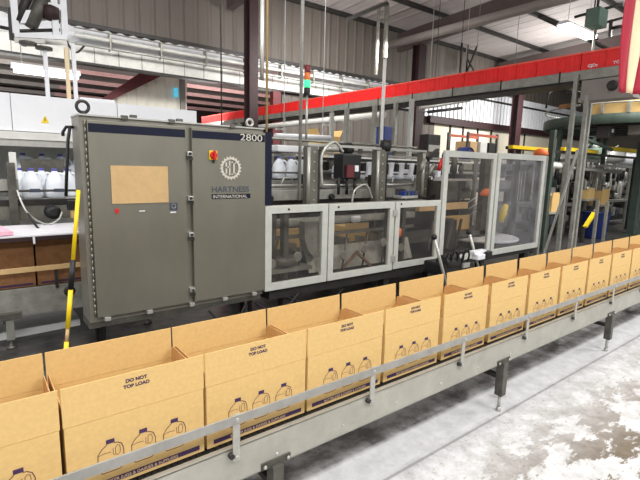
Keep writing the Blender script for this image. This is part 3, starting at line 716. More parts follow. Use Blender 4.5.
# ------------------------------------------------------------------ left: lower case conveyor, jug line, white enclosure
t = thing('return_conveyor', (-.2, 3.3, 0), 'steel case conveyor at far left carrying brown cartons', 'conveyor')
sp2 = MB().box(-1.8, 1.6, 3.08, 3.11, .275, .525, .003).build('side_panel', 'steel_dull', t)
MB().box(-1.8, 1.6, 3.11, 3.60, .46, .520).build('belt', 'dark_metal', t)
MB().box(-1.8, 1.6, 3.62, 3.65, .275, .525).build('side_panel', 'steel_dull', t)
MB().box(-1.8, 1.6, 3.045, 3.06, .675, .72, .002).build('guide_rail', 'kraft', t)
for x in (-.9, .02, 1.2):
    MB().box(x-.09, x+.09, 3.03, 3.08, .27, .33, .004).build('leg_bracket', 'steel_dark', t)
    lg = MB().box(x-.03, x+.03, 3.05, 3.11, .08, .33, .003).build('leg', 'steel_dull', t)
    MB().lathe([(.014, .1), (.014, .02), (.04, .015), (.04, 0)], (x, 3.08, 0), 12).build('foot', 'steel_dark', lg)
    MB().box(x-.03, x+.03, 3.60, 3.65, 0, .33).build('leg', 'steel_dull', t)
for x in (.40, -.5): MB().box(x-.012, x+.012, 3.05, 3.08, .50, .72).build('rail_bracket', 'dark_metal', t)
MB().lathe([(.035, -.02), (.05, -.01), (.05, 0)], (.50, 3.08, .45), 14, 'Y').build('bearing', 'dark_metal', sp2)
MB().box(.42, .58, 3.07, 3.08, .40, .50).build('bearing_plate', 'steel_dull', sp2)
for i in range(3):
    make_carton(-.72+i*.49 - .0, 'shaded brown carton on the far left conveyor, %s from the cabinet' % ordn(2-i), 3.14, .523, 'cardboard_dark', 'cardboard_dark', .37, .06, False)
o = MB().box(-1.2, 1.0, 3.02, 3.05, .955, .985).build('rail_beam', 'maroon_dark'); tag(o, 'dark beam running just above the far left cartons', 'beam')
o = MB().box(.235, .25, 3.0, 3.019, .93, .99).build('white_tab', 'white'); tag(o, 'tiny white tab on the dark beam above the left cartons', 'tab')
o = MB().prism([(-1.2, 3.03, .99), (.9, 3.03, .99), (.9, 3.56, 1.02), (-1.2, 3.56, 1.02)], (0, 0, .012)).build('plastic_sheet', 'paper'); tag(o, 'white plastic sheet spread over the top of the left conveyor', 'sheet')
o = MB().prism([(-.35, 3.05, 1.012), (.10, 3.05, 1.012), (.0, 3.45, 1.04), (-.25, 3.5, 1.04)], (0, 0, .03)).build('folded_film', 'flag_cream'); MATS['pink'] = mat('pink_', (240, 180, 200), .6); o.data.materials[0] = MATS['pink_']
tag(o, 'pinkish folded film lying on the white sheet at the left edge', 'film')
t = thing('jug_line', (.2, 4.0, 0), 'jug conveyor at left carrying white milk jugs with blue caps', 'conveyor')
MB().box(-1.8, 1.0, 3.80, 3.83, 1.06, 1.20, .003).build('lower_panel', 'column_grey', t)
MB().box(-1.8, 1.0, 3.79, 3.82, 1.20, 1.258, .003).build('side_panel', 'dark_metal', t)
MB().box(-1.8, 1.0, 3.82, 4.22, 1.22, 1.26).build('belt', 'steel_light', t)
MB().tube([(-1.8, 3.78, 1.345), (1.0, 3.78, 1.345)], .012, 8).build('guide_rail', 'steel_dark', t)
MB().box(-1.8, .22, 3.76, 3.80, 1.35, 1.46).build('grey_bracket', 'steel_dull', t)
for x in (.36, .57): MB().box(x-.05, x+.04, 3.755, 3.777, 1.33, 1.365).build('bottle_marker', 'label_dark', t)
for x in (-1.2, .16): MB().box(x-.03, x+.04, 3.72, 3.77, 1.02, 1.62, .004).build('post', 'steel_dark', t)
for x in (-1.6, .9): MB().box(x, x+.06, 3.84, 3.9, 0, 1.22).box(x, x+.06, 4.12, 4.18, 0, 1.22).build('leg', 'steel_dark', t)
mo = MB().lathe([(.03, -.1), (.07, -.08), (.07, .04), (.05, .06)], (.48, 3.68, 1.14), 18, 'Y').build('motor', 'black', t)
MB().lathe([(.04, 0), (.04, .08), (.05, .09), (.05, .16)], (.66, 3.55, 1.08), 14).build('connector', 'kraft', t)
MB().box(.60, .74, 3.5, 3.6, 1.16, 1.26, .01).build('junction_box', 'black', t)
MB().box(.16, .22, 3.77, 3.80, 1.46, 1.72, .004).build('post', 'white_dirty', t)
MB().prism([(.30, 4.20, 1.46), (.70, 4.20, 1.46), (.70, 4.20, 1.66), (.28, 4.20, 1.66)], (0, .02, 0)).build('back_plate', 'steel_dark', t)
o = hose([at(17, 190, Y=3.6), at(27, 212, Y=3.5), at(45, 224, Y=3.5), at(58, 220, Y=3.5), at(62, 212, Y=3.55)], .009).build('grey_cable', 'steel_light'); tag(o, 'pale cable looping below the left jug line', 'cable')
o = hose([at(18, 196, Y=3.6), at(32, 220, Y=3.45), at(42, 232, Y=3.3), at(52, 237, Y=3.2)], .010).build('black_cable', 'black'); tag(o, 'thin black cable trailing onto the white sheet', 'cable')
# second row of blurred jugs under the enclosure
for i in range(4): make_jug((.36+i*.19, 4.75, 1.42), 'distant white jug under the enclosure, %s from the left' % ordn(i))
o = MB().box(-1.6, 1.3, 4.62, 5.0, 1.36, 1.418).build('enclosure_shelf', 'steel_dull'); tag(o, 'inner shelf under the white enclosure holding distant jugs', 'shelf')
t = thing('white_enclosure', (.4, 5.0, 0), 'large white filler enclosure behind the left side of the cabinet', 'enclosure')
for x0, x1 in ((-1.8, .245), (.252, 1.30), (1.307, 2.29)):
    MB().box(x0, x1, 4.30, 4.34, 1.95, 2.335, .002).build('panel', 'white', t)
MB().box(-1.8, 2.28, 4.34, 6.2, 1.93, 2.33).build('hood', 'white', t)
MB().box(.92, 1.3, 4.36, 4.6, 2.26, 2.375, .01).build('roof_rail', 'white', t)
MB().box(-1.8, 1.1, 4.22, 4.299, 1.86, 1.94, .004).build('lower_beam', 'white_dirty', t)
MB().box(-1.8, 1.1, 4.24, 4.298, 1.79, 1.855).build('under_beam', 'steel_light', t)
for x in (-1.6, 2.05): MB().box(x-.05, x+.05, 4.4, 4.5, 0, 1.94).build('leg', 'white_dirty', t)
MB().box(-1.8, 2.1, 6.15, 6.2, 0, 1.95).build('back_panel', 'white_dirty', t)
w = MB().prism([at(41, 123, Y=4.298), at(49, 123, Y=4.298), at(45, 115.5, Y=4.298)], (0, -.002, 0)).build('warning_triangle', 'yellow', t)
MB().ribbon([(at(45, 117, Y=4.29).x, at(45, 118, Y=4.29).z), (at(45, 121, Y=4.29).x, at(45, 121, Y=4.29).z)], .008, 4.293).build('bolt_symbol', 'black', w)
MB().box(.04, .075, 4.296, 4.299, 2.17, 2.25).build('grey_plate', 'steel_light', t)
# yellow pole leaning between conveyor and cabinet
a, b_ = at(78.5, 191, Y=2.36), at(66, 350, Y=1.2); 
a = Vector(at(78.5, 190, Y=2.10)); dirn = (at(66, 350, Y=1.95) - a); g = a + dirn*(a.z/(-dirn.z))
t = thing('yellow_pole', (g.x, g.y, 0), 'yellow pole with black grip leaning at the left side of the cabinet', 'pole')
def along(f0, f1): return [a+(g-a)*f0, a+(g-a)*f1]
MB().tube(along(0, .345), .014, 12).build('upper_shaft', 'yellow', t); MB().tube(along(.345, .49), .019, 12).build('grip', 'black', t)
MB().tube(along(.49, .68), .016, 12).build('lower_shaft', 'yellow', t); MB().tube(along(.68, .745), .012, 10).build('ferrule', 'kraft', t); MB().tube(along(.745, 1.0), .016, 12).build('lower_shaft', 'yellow', t)
# white plaster kerb on the floor
o = MB().prism([(-1.5, 3.22, 0), (.62, 3.38, 0), (.62, 4.3, 0), (-1.5, 4.2, 0)], (0, 0, .07)).build('floor_kerb', 'plaster'); tag(o, 'rough white plaster kerb on the floor under the left conveyor', 'kerb')

# ------------------------------------------------------------------ overhead bin line
RX = 7.3
t = thing('bin_conveyor', (RX+.25, 7, 2.98), 'overhead conveyor carrying red bins above the packing machine', 'conveyor')
MB().box(RX, RX+.02, .6, 16, 3.04, 3.18, .003).build('side_panel', 'steel_dull', t); MB().box(RX+.48, RX+.5, .6, 16, 3.04, 3.18, .003).build('side_panel', 'steel_dull', t)
MB().box(RX+.02, RX+.48, .6, 16, 3.10, 3.185).build('belt', 'steel_dark', t); MB().box(RX+.03, RX+.47, .6, 16, 3.0, 3.04).build('under_tray', 'dark_metal', t)
for i in range(16): MB().box(RX-.006, RX-.001, 1.0+i*1.0, 1.025+i*1.0, 3.03, 3.21).build('joint_cover', 'dark_metal', t)
for y in (1.74, 7.6, 9.8, 12.6):
    for x in (RX-.06, RX+.5): MB().box(x, x+.055, y-.03, y+.03, 0, 3.12 if y < 2 else 3.05, .003).build('support_post', 'steel_dull', t)
MB().box(RX-.06, RX-.005, 1.53, 1.585, 0, 2.80, .003).build('support_post', 'steel_dull', t)
MB().bar((RX-.09, 1.58, 2.0), (RX-.09, 1.95, .2), .03).build('diagonal_brace', 'steel_light', t)
mt_ = MB().box(RX-.05, RX+.25, .95, 1.65, 2.72, 3.02, .004).build('drive_guard', 'duct_grey', t)
MB().lathe([(.05, -.06), (.07, -.04), (.07, 0)], (0, 0, 0), 14, 'X').build('drive_knob', 'dark_metal', mt_, (0, 0, 0)).location = Vector((RX-.05, 1.22, 2.9))-wl(mt_)
def make_bin(y, label):
    t = thing('red_bin', (RX+.24, y, 3.186), label, 'bin', 'red plastic bins on the overhead conveyor')
    x0, x1, y0, y1, z0, z1 = RX+.03, RX+.45, y-.168, y+.168, 3.188, 3.448; k = .008
    mb = MB(); mb.box(x0, x0+k, y0, y1, z0, z1).box(x1-k, x1, y0, y1, z0, z1).box(x0+k, x1-k, y0, y0+k, z0, z1).box(x0+k, x1-k, y1-k, y1, z0, z1).box(x0+k, x1-k, y0+k, y1-k, z0, z0+k)
    for i in range(5): mb.box(x0-.006, x0, y0+.02+i*.0675, y0+.028+i*.0675, z0+.01, z1-.03)
    mb.box(x0-.004, x0, y0+.02, y1-.02, z0+.09, z0+.10)
    mb.build('body', 'bin_red', t)
    MB().box(x0-.014, x0+.006, y0, y1, z1-.028, z1, .003).box(x1-.006, x1+.014, y0, y1, z1-.028, z1, .003).box(x0+.006, x1-.006, y0-.003, y0+.012, z1-.028, z1).box(x0+.006, x1-.006, y1-.012, y1+.003, z1-.028, z1).build('rim', 'bin_red_rim', t)
    return t
b0 = make_bin(.868, 'red bin on the overhead conveyor, nearest to the striped flag')
YB = .868
for i in range(1, 44):
    y = YB + i*.3435
    b_ = copy_tree(b0, (0, y-YB, 0), 'red bin on the overhead conveyor, %s counting from the flag' % ordn(i) if i < 44 else '')
    b_.rotation_euler.z = random.uniform(-.02, .02)
    if i in (1, 2):
        body = [c for c in b_.children if c.name.startswith('body')][0]
        text('lettering', 'GJDs' if i == 2 else 'YGSC', .06, (RX+.0205, y+.07, 3.215), 'white', body, .001, 1.1, 'LEFT', -PI/2)
# round pipe slung under the bin line
mb = MB().tube([(RX-.3, 5.5, 2.78), (RX-.3, 15, 2.78)], .07, 12)
for y in (7.55, 9.75, 12.55): mb.box(RX-.36, RX-.06, y, y+.03, 2.66, 2.71)
o = mb.build('white_pipe', 'white_dirty'); tag(o, 'long white pipe running beneath the red bin line', 'pipe')
for y in (6.5, 9.0, 11.5): pass

# ------------------------------------------------------------------ flag, lamps and overhead services
t = thing('striped_flag', (7.1, .75, 2.6), 'red and cream vertical striped flag hanging at the top right', 'flag')
def cloth(xa, xb, ya, yb, m_, nm):
    mb = MB(); cols = 10; rows = 16; g = []
    for i in range(cols+1):
        u_ = i/cols; r_ = []
        for j in range(rows+1):
            v_ = j/rows
            p = Vector(xa)*(1-u_)+Vector(xb)*u_; q_ = Vector(ya)*(1-u_)+Vector(yb)*u_
            c_ = p*(1-v_)+q_*v_; c_.y += .02*math.sin(c_.x*22+v_*1.5)*(.3+v_)
            r_.append(mb.bm.verts.new(c_))
        g.append(r_)
    for i in range(cols):
        for j in range(rows):
            f = mb.bm.faces.new((g[i][j], g[i+1][j], g[i+1][j+1], g[i][j+1])); f.smooth = True
    o_ = mb.build(nm, m_, t); so = o_.modifiers.new('thick', 'SOLIDIFY'); so.thickness = .003; return o_
FYY = .62
tp = [at(x, -14, Y=FYY) for x in (627, 638, 652, 668)]; bt = [at(x, y, Y=FYY) for x, y in ((617.5, 92), (626, 93), (634, 94), (646, 96))]
cloth(tp[0], tp[1], bt[0], bt[1], 'flag_red', 'stripe'); cloth(tp[1], tp[2], bt[1], bt[2], 'flag_cream', 'stripe'); cloth(tp[2], tp[3], bt[2], bt[3], 'flag_red', 'stripe')
MB().tube([tp[0]+Vector((-.1, 0, .02)), tp[3]+Vector((.1, 0, .02))], .015, 8).build('hanging_rod', 'steel_light', t)
for p in (tp[0], tp[3]): MB().tube([p+Vector((0, 0, .02)), Vector((p.x, p.y, cz(FYY)))], .006, 6).build('cord', 'steel_dark', t)
def lamp(c, dx, label, z_up, w=.16, power=60):
    t = thing('fluorescent_lamp', c, label, 'lamp'); c = Vector(c)
    MB().prism([(c.x-dx, c.y-w, c.z+.02), (c.x-dx, c.y+w, c.z+.02), (c.x-dx, c.y+w*.5, c.z+.09), (c.x-dx, c.y-w*.5, c.z+.09)], (2*dx, 0, 0)).build('reflector', 'white', t)
    MB().box(c.x-dx+.03, c.x+dx-.03, c.y-w*.8, c.y+w*.8, c.z-.045, c.z+.015, .015).build('diffuser', 'tube_glow', t)
    for s_ in (-.7, .7): MB().tube([(c.x+dx*s_, c.y, c.z+.09), (c.x+dx*s_, c.y, z_up)], .006, 6).build('hanging_rod', 'steel_light', t)
    area('lamp_light', (c.x, c.y, c.z-.04), dx*2, w*2, power)
c = at(578, 31.5, Z=4.9); lamp(c, .75, 'bright fluorescent lamp under the roof at upper right', cz(c.y)-.02)
lamp(at(47, 73, Y=7), .47, 'long bright fluorescent lamp above the white enclosure', 6.9, .09, 40)
# green box with struts beside the right lamp
p = at(596, 22, Z=5.0)
t = thing('green_control_box', p, 'small green box on a dark strut beside the upper right lamp', 'box')
MB().box(p.x-.22, p.x+.22, p.y-.15, p.y+.15, p.z-.12, p.z+.26, .02).build('box', 'light_green', t)
MB().tube([(p.x, p.y, p.z+.28), (p.x, p.y, cz(p.y))], .03, 8).tube([(p.x-.15, p.y, p.z+.28), (p.x-.15, p.y, cz(p.y))], .015, 6).build('strut', 'dark_metal', t)
MB().tube([(p.x+.02, p.y, p.z-.15), (p.x-.05, p.y, p.z-1.2)], .03, 8).build('lower_strut', 'steel_dull', t)
o = MB().tube([at(540, 16, Z=5.6), at(575, 33, Z=5.6), at(620, 55, Z=5.6)], .06, 8).build('roof_pipe', 'dark_metal'); tag(o, 'dark pipe slanting behind the upper right lamp', 'pipe')
o = MB().tube([at(575, 17, Z=5.4), at(622, 4, Z=5.4)], .035, 8).build('roof_pipe', 'dark_metal'); tag(o, 'short dark pipe above the green box under the roof', 'pipe')
t = thing('pipe_fitting', at(612, 28, Z=5.2), 'dark branched pipe fitting left of the striped flag', 'pipe')
MB().tube([at(600, 24, Z=5.2), at(622, 18, Z=5.2)], .03, 8).build('upper_branch', 'dark_metal', t); MB().tube([at(611, 21, Z=5.2), at(610, 36, Z=5.2)], .04, 8).build('riser', 'dark_metal', t)
MB().tube([at(612, 28, Z=5.2), at(623, 26, Z=5.2)], .04, 8).build('lower_branch', 'dark_metal', t)
# vertical service drops
def drop(px0, px1, py1, Y, r, m_, label, ztop=None, zb=None):
    a_ = at(px0, 0, Y=Y); b_ = at(px1, py1, Y=Y); x = (a_.x+b_.x)/2
    o_ = MB().tube([(x, Y, (cz(Y) if ztop is None else ztop)), (x, Y, b_.z if zb is None else zb)], r, 10).build('service_drop', m_); return tag(o_, label, 'pipe')
drop(303, 299, 200, 2.78, .020, 'steel_light', 'white vertical pipe dropping to the machine beside the signal tower')
drop(267, 267, 135, 2.9, .013, 'kraft', 'thin tan vertical pipe dropping to the cabinet corner', zb=1.99)
drop(262, 262, 80, 8.0, .05, 'steel_light', 'short pale pipe hanging between the wall column and tan pipe', ztop=5.6, zb=3.6)
drop(221, 221, 115, 5.5, .012, 'steel_dark', 'thin grey rod dropping behind the top of the cabinet', zb=2.2)
x = at(385, 59, Y=4.1)
o = MB().tube([(x.x, 4.1, 1.0), (x.x, 4.1, x.z)], .03, 10).build('standing_pipe', 'white_dirty'); tag(o, 'white upright pipe ending in front of the red bin line', 'pipe')
for i, (px, y0, y1, Y) in enumerate([(347, 108, 150, 5.2), (332, 113, 135, 5.6), (375, 105, 150, 5.0), (382, 105, 150, 5.3), (396, 103, 150, 5.2), (412, 99, 200, 4.3)]):
    a_ = at(px, y0, Y=Y)
    o = MB().box(a_.x-.035, a_.x+.035, Y-.035, Y+.035, 0, a_.z).build('background_post', ['steel_dull', 'steel_light', 'steel_dull', 'steel_dark', 'steel_dull', 'steel_light'][i])
    tag(o, ['grey post right of the small open carton behind the machine', 'pale post rising behind the small open carton', 'grey post under the bin line, left one of a close pair', 'dark post under the bin line, right one of a close pair', 'grey post just left of the dark red centre column', 'pale post in front of the dark red centre column'][i], 'post')
# signal tower
p = at(307, 95, Y=3.0)
t = thing('signal_tower', (p.x, 3.0, 1.97), 'signal tower with red, amber and green lights on a thin pole', 'signal light')
MB().tube([(p.x, 3.0, 1.97), (p.x, 3.0, 2.50)], .014, 8).build('pole', 'steel_light', t)
for i, (m_, h) in enumerate((('black', .075), ('tower_green', .085), ('tower_amber', .085), ('tower_red', .09))):
    z = 2.50+i*.085; MB().lathe([(.036, z), (.038, z+.004), (.038, z+.078), (.034, z+.083)], (p.x, 3.0, 0), 16).build(['socket', 'green_light', 'amber_light', 'red_light'][i], m_, t)
# pipes along the fascia
for i, (z, y, r, m_, lb) in enumerate([(4.70, 11.5, .05, 'white_dirty', 'grey pipe along the scalloped white sheets on the back wall'), (4.50, 11.5, .035, 'steel_light', 'thin pale pipe along the white fascia of the back wall'),
                                 (4.86, 11.45, .018, 'steel_dull', 'thin dark cable along the top of the scalloped sheets')]):
    o = MB().tube([(2.2, y, z), (14.5, y, z)], r, 8).build('wall_pipe', m_); tag(o, lb, 'pipe')
for i in range(9):
    x = 3.0+i*1.3; o = MB().box(x, x+.03, 11.42, 11.62, 4.45, 4.88).build('pipe_bracket', 'steel_dull'); tag(o, 'small bracket holding pipes on the white fascia, %s from the left' % ordn(i), 'bracket')
o = MB().box(at(64, 0, Y=8).x, 9.0, 7.9, 8.1, 3.42, 3.52).build('cable_tray', 'white_dirty'); o.location.z += 0; bpy.data.objects.remove(o)

# white tubular frame with dark ducts, hung at the upper left
Y = 5.0
t = thing('hanging_frame', (.65, Y, 3.0), 'white tubular frame with dark ducts hanging at the upper left', 'frame')
def fx(x, y, Yy=Y): return at(x, y, Y=Yy)
for (x0, x1) in ((11, 16), (55, 56), (63, 65)):
    a_ = fx(x0, 0); b_ = fx(x1, 34 if x0 < 50 else 37); MB().box(b_.x-.035, b_.x+.035, Y-.035, Y+.035, b_.z, cz(Y), .004).build('upright', 'white', t)
for y_, m_ in ((36, 'white'), (41, 'white_dirty')):
    a_ = fx(14, y_); b_ = fx(66, y_+1); MB().bar((a_.x, Y-.05, a_.z), (b_.x, Y-.05, b_.z-.02), .05).build('cross_tube', m_, t)
a_ = fx(45, 5); MB().box(a_.x-.05, fx(62, 5).x, Y-.04, Y+.04, a_.z-.03, a_.z+.03).build('cross_tube', 'white', t)
MB().tube([fx(46, -8), fx(38, 10), fx(30, 27)], .075, 10).build('dark_duct', 'steel_dark', t)
MB().tube([fx(30, -8), fx(24, 6), fx(19, 22)], .05, 10).build('dark_duct', 'dark_metal', t)
MB().prism([fx(26, 10, 4.95), fx(31, 10, 4.95), fx(26, 23, 4.95), fx(20, 23, 4.95)], (0, .1, 0)).build('white_panel', 'white', t)
MB().lathe([(.02, -.1), (.09, -.08), (.10, .05), (.03, .08)], fx(50, 12), 16).build('motor', 'maroon_dark', t)
for x_, y_ in ((44, 48), (28, 43), (54, 42)): MB().lathe([(.02, -.03), (.09, -.02), (.09, .01), (.02, .02)], fx(x_, y_, 4.9), 18).build('pulley', 'steel_dark' if x_ != 54 else 'white_dirty', t)
MB().tube([fx(24, 35), fx(24, 46)], .03, 8).build('drop_rod', 'dark_metal', t)
MB().bar(fx(10, 8), fx(12, 40), .05).build('dark_strip', 'dark_metal', t)
hose([fx(66, 40), fx(72, 50), fx(78, 52), fx(84, 46)], .012).build('cable', 'dark_metal', t)
MB().tube([fx(0, 27), fx(20, 31), fx(60, 30)], .02, 6).build('dark_strip', 'dark_metal', t)
o = MB().prism([at(0, 45, Y=6), at(60, 51, Y=6), at(250, 79, Y=6), at(250, 82, Y=6), at(60, 56, Y=6), at(0, 48, Y=6)], (0, .2, 0)).build('x', 'white'); bpy.data.objects.remove(o)
for i, px in enumerate((48, 69, 76)):
    a_ = at(px, 97, Y=4.9); o = MB().box(a_.x-.022, a_.x+.022, 4.88, 4.92, 2.33, 2.95+.05*i, .003).build('white_post', 'white' if i != 1 else 'flag_cream')
    tag(o, ['white post standing on the enclosure, left one of three', 'pinkish thin post on the enclosure, middle of three', 'white post standing on the enclosure, nearest the cabinet eye bolt'][i], 'post')
o = MB().prism([at(174.5, 88, Y=13.5), at(178, 88, Y=13.5), at(178, 97, Y=13.5), at(174.5, 97, Y=13.5)], (0, .07, 0)).build('cyan_screen', 'screen_cyan'); tag(o, 'tiny cyan light on the cream wall above the cabinet', 'light')

# ------------------------------------------------------------------ middle background above the machine
p = at(330, 158, Y=6)
t = thing('small_open_carton', (5.95, 6.2, 1.86), 'small open brown carton standing behind the black gripper head', 'carton')
MB().box(5.66, 6.20, 6.0, 6.4, 1.86, 2.28).build('body', 'cardboard', t)
for s_, x in ((-1, 5.66), (1, 6.20)): MB().prism([(x, 6.0, 2.28), (x, 6.4, 2.28), (x+s_*.07, 6.4, 2.42), (x+s_*.07, 6.0, 2.42)], (.008, 0, 0)).build('flap', 'cardboard', t)
t = thing('mezzanine_shelf', (8, 6.2, 0), 'long steel shelf behind the machine holding a carton and parts', 'shelf')
MB().box(4.2, 15.0, 5.8, 6.6, 1.78, 1.86, .004).build('shelf_board', 'white_dirty', t)
MB().box(4.2, 15.0, 5.76, 5.80, 1.66, 1.86).build('shelf_lip', 'steel_dull', t)
for x in (4.4, 7.0, 10.0, 14.8): MB().box(x-.05, x+.05, 6.3, 6.4, 0, 1.78).build('leg', 'steel_dark', t)
def bg_box(name, px0, py0, px1, py1, Y, d, m_, label, cat, rest=None):
    a_ = at(px0, py1, Y=Y); b_ = at(px1, py0, Y=Y); z0 = a_.z if rest is None else rest
    t_ = thing(name, ((a_.x+b_.x)/2, Y+d/2, z0), label, cat)
    MB().box(a_.x, b_.x, Y, Y+d, z0, max(b_.z, z0+.05), .02).build('body', m_, t_)
    MB().box(a_.x+.02, b_.x-.02, Y-.012, Y-.001, z0+(b_.z-z0)*.35, z0+(b_.z-z0)*.6).build('front_strip', 'label_dark' if m_ != 'dark_metal' else 'steel_light', t_)
    return t_
bg_box('blue_parts_crate', 384, 127, 395, 146, 6.1, .4, 'blue', 'small blue crate on the shelf left of the dark red column', 'crate', 1.861)
bg_box('grey_motor_box', 428, 135, 441, 146, 6.1, .3, 'dark_metal', 'dark box on the shelf right of the dark red column', 'box', 1.861)
def drum(px, py, Y, r, label, m_='blue', rest=1.861):
    c_ = at(px, py, Y=Y); t_ = thing('blue_coil', (c_.x, Y, rest), label, 'coil')
    MB().lathe([(r*.5, -.18), (r, -.16), (r, .16), (r*.5, .18)], (c_.x, Y, rest+r), 18, 'Y').build('drum', m_, t_)
    MB().ring((c_.x, Y-.17, rest+r), r*.85, .02, 'Y', 18, 6).ring((c_.x, Y-.18, rest+r), r*.5, .02, 'Y', 14, 6).build('rim', 'navy', t_)
drum(451, 142, 6.2, .15, 'smaller blue coil on the shelf above the tall guard'); drum(466, 140, 6.2, .21, 'larger blue coil on the shelf above the tall guard')
t = thing('red_rack', (15.5, 9, 0), 'tall storage rack with orange beams behind the bin line', 'rack')
for x in (15.1, 17.1): MB().box(x, x+.08, 9, 9.08, 0, 3.1).box(x, x+.08, 9.9, 9.98, 0, 3.1).build('upright', 'steel_dark', t)
for z in (1.2, 2.1, 2.95): MB().box(15.18, 17.1, 9.0, 9.06, z, z+.1).box(15.18, 17.1, 9.9, 9.96, z, z+.1).build('beam', 'beam_orange', t); 
for i, (x, m_) in enumerate(((15.3, 'kraft'), (16.0, 'white_dirty'), (16.6, 'dark_metal'))):
    o = MB().box(x, x+.45, 9.02, 9.7, 2.2, 2.75, .01).build('stored_box', m_); tag(o, ['brown', 'pale', 'dark'][i]+' box on the rack with orange beams', 'box')
    pass
MB().box(15.18, 17.1, 9.0, 9.96, 2.15, 2.195).build('shelf_board', 'steel_dull', t)

# ------------------------------------------------------------------ right: round platform and the machinery under it
C0 = Vector((14.0, 3.1, 0)); R1 = 2.2
t = thing('round_platform', (C0.x, C0.y, 0), 'round green platform carrying cartons at the right, above machinery', 'platform')
MB().lathe([(R1-.25, 2.95), (R1-.02, 2.95), (R1-.02, 2.80), (R1, 2.80), (R1+.02, 2.82), (R1+.02, 3.02), (R1, 3.04), (R1-.3, 3.04)], C0, 64).build('deck', 'green_paint', t)
MB().ring(C0+Vector((0, 0, 3.28)), R1, .02, 'Z', 64, 8).build('rail', 'steel_dull', t)
for i in range(14):
    a_ = -PI + i*PI/13*1.0; q_ = C0+Vector((math.cos(a_)*R1, math.sin(a_)*R1, 0))
    MB().box(q_.x-.03, q_.x+.03, q_.y-.03, q_.y+.03, 3.04, 3.28).build('rail_post', 'steel_dull', t)
for x, y in ((12.4, 2.2), (15.9, 2.4), (15.6, 4.4), (12.4, 4.3)): MB().box(x-.05, x+.05, y-.05, y+.05, 0, 2.96, .005).build('leg', 'green_paint', t)
for i in range(7): MB().box(C0.x-1.9+i*.6, C0.x-1.78+i*.6, C0.y-1.1, C0.y+1.1, 2.84, 2.949).build('cross_joist', 'dark_metal', t)
for i in range(9):
    a_ = math.radians(180+i*20); q_ = C0+Vector((math.cos(a_)*(R1-.35), math.sin(a_)*(R1-.35), 0))
    MB().box(q_.x-.2, q_.x+.15, q_.y-.15, q_.y+.15, 2.48+.06*(i % 3), 2.78, .02).build('drive_box', ['dark_metal', 'steel_dark', 'black'][i % 3], t)
    MB().box(q_.x-.08, q_.x+.02, q_.y-.158, q_.y-.151, 2.62, 2.70).build('white_tag', 'white', t)
def ang(a_): return C0+Vector((math.cos(a_)*(R1-.42), math.sin(a_)*(R1-.42), 0))
for i in range(11):
    a_ = math.radians(-185+i*15); q_ = ang(a_); m_ = ['kraft', 'cardboard', 'cardboard', 'cardboard_inside', 'steel_light', 'white', 'duct_grey', 'white', 'steel_light', 'white', 'kraft'][i]
    t_ = thing('platform_carton' if m_ not in ('white', 'steel_light', 'duct_grey') else 'platform_bundle', (q_.x, q_.y, 3.042), ('brown carton' if m_ not in ('white', 'steel_light', 'duct_grey') else 'pale wrapped bundle')+' on the round green platform, %s from its left end' % ordn(i), 'carton' if m_ not in ('white', 'steel_light', 'duct_grey') else 'bundle')
    b_ = MB().box(q_.x-.22, q_.x+.22, q_.y-.17, q_.y+.17, 3.042, 3.24+.07*(i % 3), .01).build('body', m_, t_); 
    MB().box(q_.x-.08, q_.x+.08, q_.y-.176, q_.y-.171, 3.09, 3.17).build('label', 'label_dark' if i > 3 else 'cardboard_dark', t_)
MB().tube([at(546, 108, Y=3.0), at(549, 93, Y=3.0), at(556, 89, Y=3.0), at(568, 89, Y=3.0), at(580, 92, Y=3.0), at(583, 112, Y=3.0)], .02, 6).build('bent_rail', 'dark_metal', t)
t = thing('overhead_beam', (12, 3, 2.55), 'grey girder below the red bins running toward the flag', 'beam')
a_ = at(582, 104, Y=3.0); b_ = at(660, 92, Y=3.0)
MB().bar(at(580, 101, X=10.2), at(650, 84, X=10.2), .2, .09).build('beam', 'steel_dull', t)
# yellow crane beam
t = thing('yellow_beam', (14, 5.6, 2.3), 'bright yellow horizontal beam under the round platform', 'beam')
a_ = at(513, 147, Y=3.4); b_ = at(645, 148, Y=3.4); zz = 2.13
MB().box(a_.x, at(552, 147, Y=3.4).x, 3.4, 3.5, zz-.03, zz+.04, .005).build('left_length', 'yellow', t); MB().box(at(566, 147, Y=3.4).x, at(600, 147, Y=3.4).x, 3.42, 3.52, zz+.02, zz+.10, .005).build('middle_length', 'yellow', t)
MB().box(at(612, 147, Y=3.4).x, b_.x, 3.4, 3.5, zz+.13, zz+.23, .005).build('right_length', 'yellow', t); MB().box(a_.x, b_.x, 3.5, 3.56, zz-.04, zz+.02).build('carrier', 'dark_metal', t)
for x in (9.0, 12.0, 15.6): MB().box(x, x+.08, 3.5, 3.58, 0, zz).build('post', 'dark_metal', t)
# green posts
def gpost(px, py, Y, w_, label, h=3.0):
    c_ = at(px, py, Y=Y); t_ = thing('green_post', (c_.x, Y, 0), label, 'post')
    MB().box(c_.x-w_, c_.x+w_, Y-w_, Y+w_, 0, h, .005).build('shaft', 'green_paint', t_); MB().box(c_.x-w_*2, c_.x+w_*2, Y-w_*2, Y+w_*2, 0, .02).build('foot_plate', 'green_paint', t_)
gpost(549, 175, 3.0, .05, 'dark green post just right of the tall guard', 2.5)
gpost(636.5, 190, 3.0, .09, 'wide dark green post at the right edge of the photo', 2.5)
mb = MB(); G = []
for i in range(25):
    a_ = math.radians(168+i*3.6); z1_ = 3.33 + .05*math.sin(i*.35)
    G.append([mb.bm.verts.new(C0+Vector((math.cos(a_)*r_, math.sin(a_)*r_, z_))) for r_, z_ in ((R1-.10, 3.045), (R1-.04, z1_), (R1-.06, z1_), (R1-.12, 3.045))])
